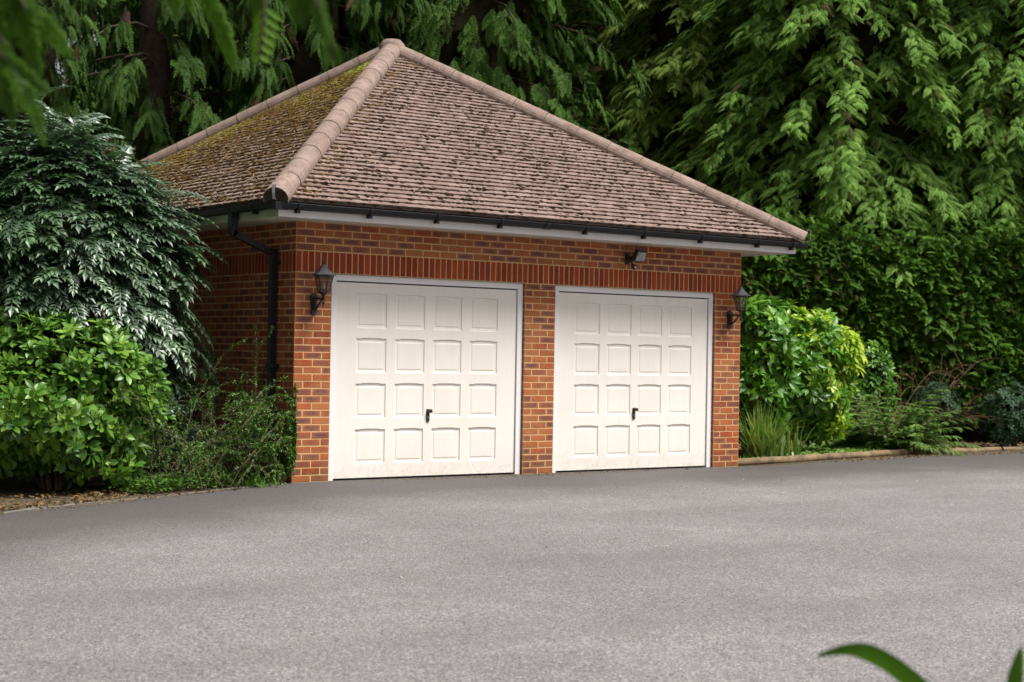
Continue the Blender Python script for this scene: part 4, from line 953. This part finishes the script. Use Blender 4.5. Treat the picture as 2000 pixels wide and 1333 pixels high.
# feathery spreading bush
def feathery(label, c, R0, H, n, seed, mt=None):
    rd = random.Random(seed); root = empty("juniper_bush", (c.x, c.y, 0), label=label, cat="shrub"); P, D, U, S, Ti = [], [], [], [], []; g = G()
    for k in range(n):
        a = rd.uniform(0, 6.28); L = R0*rd.uniform(.5, 1.1); el = rd.uniform(.25, 1.1)
        p = Vector((c.x+rd.gauss(0, .12), c.y+rd.gauss(0, .12), .05)); d = Vector((math.cos(a)*math.cos(el), math.sin(a)*math.cos(el), math.sin(el)*H/R0*1.3)); pts = [p]; t0 = rd.random()
        for i in range(8):
            d = (d+Vector((0, 0, -.07))).normalized(); p = p+d*L/8; p.z = max(.03, p.z); pts.append(p)
            for _ in range(6):
                b = a+rd.uniform(-1.0, 1.0); P.append(p.copy()); D.append(Vector((math.cos(b), math.sin(b), d.z*.6+rd.uniform(-.1, .25)))); U.append(Vector((rd.gauss(0, .3), rd.gauss(0, .3), 1))); S.append(rd.uniform(.08, .17)*(1.2-i*.05)); Ti.append(min(1, t0*.6+rd.random()*.4))
        g.tube(pts, [.010*(1-.1*i) for i in range(9)], 4, cap=False)
    A = lambda q_: np.array([tuple(v) for v in q_], dtype=float)
    K = np.array([rd.randrange(3) for _ in P]); Ms = frames(A(D), A(U), np.array(S)); P = A(P); Ti = np.array(Ti)
    scatter("foliage", [(CEDF[k], Ms[K == k], P[K == k], Ti[K == k]) for k in range(3)], mt or L_["feather"], root); g.build("stems", M["twig"], root)
feathery("low spreading feathery green bush behind the middle edging log", gp(1745, 24.9), 1.15, .85, 120, 3)
feathery("small low feathery bush just left of the larger feathery one", gp(1650, 25.2), .55, .4, 22, 5)
# dead brush
wiry("dead_brush", "bare brown twiggy brush between the laurel and the hedge", gp(1770, 27.0), 26, .5, 1.5, .13, L_["litter"], .03, M["redtwig"], 12, 5, catt="shrub", rad=.010, sub=6)
def small_bush(name, label, u, d, rx, rz, zc, n, mt, seed, size=(.09, .15)):
    rg = np.random.default_rng(seed); c = gp(u, d); root = empty(name, (c.x, c.y, 0), label=label, cat="shrub")
    T = [tpl_rosette(rd3, 7, 1, .36, .6).arr() for _ in range(2)]; p, nn = dome_points(rg, n, c, rx, rx*.8, rz, zc, .18, seed, .45, facing=.3)
    shrub_mass("foliage", T, p, nn, size, mt, root, rg, .7, .5); stems(c, rx, rz*1.5, 8, .015, M["twig"], root, seed); core(c, rx*.9, rx*.7, rz*.8, zc, root, seed, .7)
small_bush("bluish_bush", "grey-green small-leaved bush at the photo's right edge under the hedge", 1975, 26.8, .55, .5, .55, 420, L_["blue"], 51, (.06, .10))
small_bush("bluish_bush", "dim grey-green bush behind the feathery bush, under the bare brush", 1830, 26.6, .38, .45, .62, 260, L_["blue"], 52, (.06, .10))
small_bush("evergreen_shrub", "small dark green shrub behind the laurel's right side", 1700, 26.4, .45, .9, .9, 300, L_["laurel"], 53, (.08, .13))
# ---- hedge
def hedge():
    rg = np.random.default_rng(61); rd = random.Random(61); a, b = gp(1380, 28.3), gp(2180, 28.3); root = empty("conifer_hedge", tuple((a+b)/2), label="tall dark green clipped hedge behind the laurel and the right bed", cat="hedge")
    ax = (b-a); L = ax.length; ax.normalize(); nr = Vector((-fw.x, -fw.y, 0)).normalized(); n = 22000
    t = rg.random(n)*L; z = rg.uniform(.12, 1, n)*(3.35+.15*np.sin(t*1.3)+.6*rg.random(n)**2); ph = .07*np.sin(t*1.7+1)+.06*np.sin(z*2.3+t*.9)+.06*np.sin(t*5.3-z*4)+.07*np.sin(t*11+z*9+2*np.sin(t*3))
    dep = ph+.20*rg.random(n)-rg.random(n)**2*.4+.03*z
    P = np.array(a)[None]+t[:, None]*np.array(ax)+dep[:, None]*np.array(nr); P[:, 2] = z
    D = unit(np.array(nr)[None]*.9+rg.normal(size=(n, 3))*np.array([.7, .7, .55])+np.array([0, 0, -.1])); U = unit(rg.normal(size=(n, 3))*.35+np.array(nr)*.5+np.array([0, 0, 1.]))
    K = rg.integers(0, 3, n); Ms = frames(D, U, rg.uniform(.09, .26, n)); Ti = np.clip(.5+.3*np.sin(t*2.2)*np.sin(z*2.7)+rg.normal(size=n)*.22, 0, 1); Ti[rg.random(n) < .03+.12*((t < L*.36) & (z > 1.2) & (z < 3))] = 2.0
    scatter("foliage", [(CED[k], Ms[K == k], P[K == k], Ti[K == k]) for k in range(3)], L_["hedge"], root)
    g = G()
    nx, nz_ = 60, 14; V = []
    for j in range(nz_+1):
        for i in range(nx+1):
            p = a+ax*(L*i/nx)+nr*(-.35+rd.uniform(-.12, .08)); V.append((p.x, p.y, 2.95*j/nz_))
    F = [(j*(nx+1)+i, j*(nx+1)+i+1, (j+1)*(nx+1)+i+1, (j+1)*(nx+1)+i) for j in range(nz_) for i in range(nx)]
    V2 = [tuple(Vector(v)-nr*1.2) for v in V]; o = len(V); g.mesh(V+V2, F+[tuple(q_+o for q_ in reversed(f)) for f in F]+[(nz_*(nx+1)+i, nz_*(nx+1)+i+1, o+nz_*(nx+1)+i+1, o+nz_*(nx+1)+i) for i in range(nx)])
    g.build("inner_twigs_occluder", M["core"], root)  # closed dark slab for the hedge's inside, added to block light between sprays
    g = G()
    for k in range(14): p = a+ax*(L*(k+.5)/14)-nr*.7; g.tube([p, p+Vector((rd.gauss(0, .1), rd.gauss(0, .1), 3.3))], [.07, .03], 6)
    g.build("stems", M["bark"], root)
hedge()
# ---- trees
GR = "tall conifers behind the garage"
# right wall of arching cedars
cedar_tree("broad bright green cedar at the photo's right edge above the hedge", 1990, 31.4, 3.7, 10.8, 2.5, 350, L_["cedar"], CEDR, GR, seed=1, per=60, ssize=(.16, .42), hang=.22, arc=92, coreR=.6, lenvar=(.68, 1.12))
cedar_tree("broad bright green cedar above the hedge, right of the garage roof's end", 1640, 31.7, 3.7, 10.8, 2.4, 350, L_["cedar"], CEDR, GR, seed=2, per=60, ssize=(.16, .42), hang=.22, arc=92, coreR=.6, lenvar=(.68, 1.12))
cedar_tree("paler grey-green cedar behind the roof's right hip", 1370, 33.6, 3.0, 11.5, 2.0, 270, L_["cedar_pale"], CEDR, GR, seed=3, per=58, ssize=(.14, .40), hang=.28, arc=92)
cedar_tree("slim dark open conifer with bare reddish stem right of the roof's peak", 1165, 33.5, 2.4, 11.5, 1.5, 70, L_["cedar_dark"], SPR, GR, seed=4, per=20, ssize=(.3, .5), coreR=0, trunk_r=.09, hang=.25)
# left drooping cedars
kw = dict(ssize=(.34, .62), hang=1.5, coreR=.28, lenvar=(.45, 1.15))
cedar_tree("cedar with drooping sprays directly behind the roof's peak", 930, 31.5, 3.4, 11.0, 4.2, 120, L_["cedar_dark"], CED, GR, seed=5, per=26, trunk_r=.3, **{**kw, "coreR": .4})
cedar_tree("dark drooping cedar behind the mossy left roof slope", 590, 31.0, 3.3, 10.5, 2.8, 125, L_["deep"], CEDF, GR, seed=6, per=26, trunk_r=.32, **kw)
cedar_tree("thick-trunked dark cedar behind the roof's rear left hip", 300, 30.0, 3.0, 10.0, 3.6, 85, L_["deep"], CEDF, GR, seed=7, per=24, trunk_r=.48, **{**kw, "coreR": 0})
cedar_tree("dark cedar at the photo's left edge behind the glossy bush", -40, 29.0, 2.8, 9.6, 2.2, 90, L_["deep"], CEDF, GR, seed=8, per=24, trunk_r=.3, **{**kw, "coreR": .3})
SG = "unseen cedars added left of the drive to shade the garage"  # out-of-view trees added to keep sky light off the side wall
for (x, y, h, rr_, sd_) in ((-8.2, 3.2, 10, 3.2, 21), (-6.6, 8.6, 11, 3.4, 22), (-13.5, -3.5, 10, 3.6, 23)):
    a = Vector((x, y, 0))-CAM; dd = a.x*math.sin(YAW)+a.y*math.cos(YAW); la = a.x*rt.x+a.y*rt.y
    cedar_tree("unseen tall dark cedar added left of the drive to shade the side wall", 1000+FPX*la/dd, dd, rr_, h, 1.0, 90, L_["cedar_dark"], SPR, SG, seed=sd_, per=16, arc=180, ssize=(.7, 1.2), coreR=.62)
# far woodland: one mass of dark foliage behind the individual trees
def wood():
    rg = np.random.default_rng(71); n = 5200; u = rg.uniform(-250, 2300, n); d = rg.uniform(36, 40, n); z = rg.uniform(0, 12.5, n)
    hole = (np.abs(u-85)/75+np.abs(z-8.6)/1.5 < 1)
    ok = ~hole; u, d, z = u[ok], d[ok], z[ok]; n = len(u)
    P = np.array([tuple(gp(a, b, c_)) for a, b, c_ in zip(u, d, z)])
    D = unit(rg.normal(size=(n, 3))+np.array([-fw.x, -fw.y, -.6])); U = unit(rg.normal(size=(n, 3))*.4+np.array([0, 0, 1.])); K = rg.integers(0, 3, n)
    Ms = frames(D, U, rg.uniform(.8, 1.5, n))
    tag(scatter("woodland", [(CED[k], Ms[K == k], P[K == k], rg.random(int((K == k).sum()))) for k in range(3)], L_["cedar_dark"]), label="deep dark woodland foliage far behind the conifers", cat="woodland", kind="stuff")
    rd = random.Random(4); g = G()
    for k in range(26):
        p = gp(-200+k*100+rd.uniform(-30, 30), rd.uniform(37, 42)); g.tube([p, p+Vector((rd.gauss(0, .2), rd.gauss(0, .2), 7)), p+Vector((0, 0, 13))], [.35, .28, .2], 8)
    tag(g.build("woodland_trunks", M["bark"]), label="massed dark trunks of the far woodland", cat="woodland", kind="stuff")
    g = G(); nx = 50; V = []
    for j in range(13):
        for i in range(nx+1): p = gp(-500+3100*i/nx, 43+rd.uniform(-1, 1), j*1.05*(1+.0)); V.append(tuple(p))
    F = [(j*(nx+1)+i, j*(nx+1)+i+1, (j+1)*(nx+1)+i+1, (j+1)*(nx+1)+i) for j in range(12) for i in range(nx) if not (8 <= i <= 10 and j in (7, 8, 9))]
    g.mesh(V, F); tag(g.build("hillside", M["core"]), kind="structure")
wood()
# ---- foreground: drooping branches (top left) and strappy plant (bottom right)
def near_branch():
    rd = random.Random(9); c = gp(60, 6.2, 3.9); root = empty("overhanging_branch", tuple(c), label="blurred drooping conifer branches hanging close in the top left corner", cat="branch")
    P, D, U, S, Ti = [], [], [], [], []; g = G()
    def br(u0, v0, u1, v1, d, n, sz, tint):
        d *= .58; sz *= .58; a, b = gp(u0, d, zv(u0, v0, d)), gp(u1, d+rd.uniform(-.15, .15), zv(u1, v1, d)); pts = [a.lerp(b, t)+Vector((0, 0, .15*t*(1-t))) for t in (0, .25, .5, .75, 1)]
        g.tube(pts, [.008, .006, .005, .003, .002], 5, cap=False)
        for k in range(n):
            t = rd.random(); p = a.lerp(b, t)+Vector((0, 0, .15*t*(1-t))); P.append(p); D.append((b-a).normalized()*.6+Vector((rd.gauss(0, .5), rd.gauss(0, .5), -rd.uniform(.3, 1.4)))); U.append(-fw+Vector((rd.gauss(0, .4), rd.gauss(0, .4), .4))); S.append(sz*rd.uniform(.7, 1.2)); Ti.append(tint*rd.uniform(.6, 1.2))
    br(-160, -170, 40, 20, 5.6, 26, .26, .3); br(-200, 20, 10, 110, 5.2, 20, .22, .1); br(-150, -60, 0, 110, 6.0, 12, .22, .1)
    br(250, -160, 420, 10, 6.6, 12, .22, .7); br(420, -170, 520, -10, 4.9, 12, .17, .5); br(500, -160, 610, 40, 4.8, 20, .15, .25); br(560, -60, 640, 90, 4.8, 8, .11, .2)
    A = lambda q_: np.array([tuple(v) for v in q_], dtype=float)
    K = np.array([rd.randrange(3) for _ in P]); Ms = frames(A(D), A(U), np.array(S)); P = A(P); Ti = np.clip(np.array(Ti), 0, 1)
    scatter("foliage", [(CEDF[k], Ms[K == k], P[K == k], Ti[K == k]) for k in range(3)], L_["fore"], root)
    T = Tpl()
    for (u0, v0, u1, v1) in ((505, 5, 495, 115),):
        a, b = gp(u0, 4.2, zv(u0, v0, 4.2)), gp(u1, 4.2, zv(u1, v1, 4.2))
        for i in range(6):
            t = (i+.5)/6; p = a.lerp(b, t); s_ = 1-.5*t
            for sg in (1, -1): leaf_pts(T, p, rt*sg*.7+Vector((0, 0, -.6+.15*sg)), -fw+Vector((0, 0, .3)), .058*s_*(1+.12*sg), .019, .2, .2, 3, .5, 1)
        g.tube([a+Vector((0, 0, .4)), a, b], [.005, .004, .002], 5)
    scatter("leaf_sprig", [(T, np.eye(3)[None], np.zeros((1, 3)), np.array([.9]))], L_["fore"], root); g.build("twigs", M["bark"], root)
near_branch()
def near_plant():
    d = 3.2; T = Tpl(); b = gp(1960, d, 0)
    root = empty("strappy_plant", tuple(b), label="blurred broad green blades poking up close in the bottom right corner", cat="plant")
    def blade(pts, w_):
        T = Tpl()
        P = [gp(u, dd, zv(u, v, dd)) for u, v, dd in pts]; n = len(P); V = []
        m_ = 22; Q = []
        for i in range(m_+1):
            t = i/m_*(n-1); k = min(n-2, int(t)); f = t-k; p0, p1, p2, p3 = P[max(0, k-1)], P[k], P[k+1], P[min(n-1, k+2)]
            Q.append(.5*((2*p1)+(p2-p0)*f+(2*p0-5*p1+4*p2-p3)*f*f+(3*p1-p0-3*p2+p3)*f**3))
        for i, q_ in enumerate(Q):
            t = i/m_; ww = w_*min(1, (1-t)*3.2)**.7*(.55+.45*min(1, t*3)); tg = (Q[min(m_, i+1)]-Q[max(0, i-1)]).normalized(); sd_ = (tg.cross(fw)).normalized()*.8+fw*.5
            V += [q_+sd_*ww*.5, q_-fw*.004-Vector((0,0,.004)), q_-sd_*ww*.5]
        T.add(V, [(3*i, 3*i+1, 3*i+4, 3*i+3) for i in range(m_)]+[(3*i+1, 3*i+2, 3*i+5, 3*i+4) for i in range(m_)], 0.2)
        scatter("blade", [(T, np.eye(3)[None], np.zeros((1, 3)), np.array([.35]))], L_["fore"], root, True)
    blade([(1960, 1560, 3.2), (1860, 1400, 3.2), (1790, 1328, 3.2), (1725, 1283, 3.2), (1670, 1268, 3.2), (1605, 1280, 3.2)], .046)
    blade([(1990, 1620, 3.2), (1984, 1420, 3.2), (1992, 1330, 3.2), (2004, 1262, 3.2)], .033)
    blade([(2040, 1620, 3.2), (2060, 1400, 3.2), (2100, 1250, 3.2)], .024); blade([(2000, 1620, 3.2), (1960, 1480, 3.2), (1930, 1400, 3.2), (1900, 1370, 3.2)], .020)
    g = G(); g.tube([b, gp(1985, d, .50)], [.012, .018], 8); g.build("stem", M["twig"], root)
near_plant()
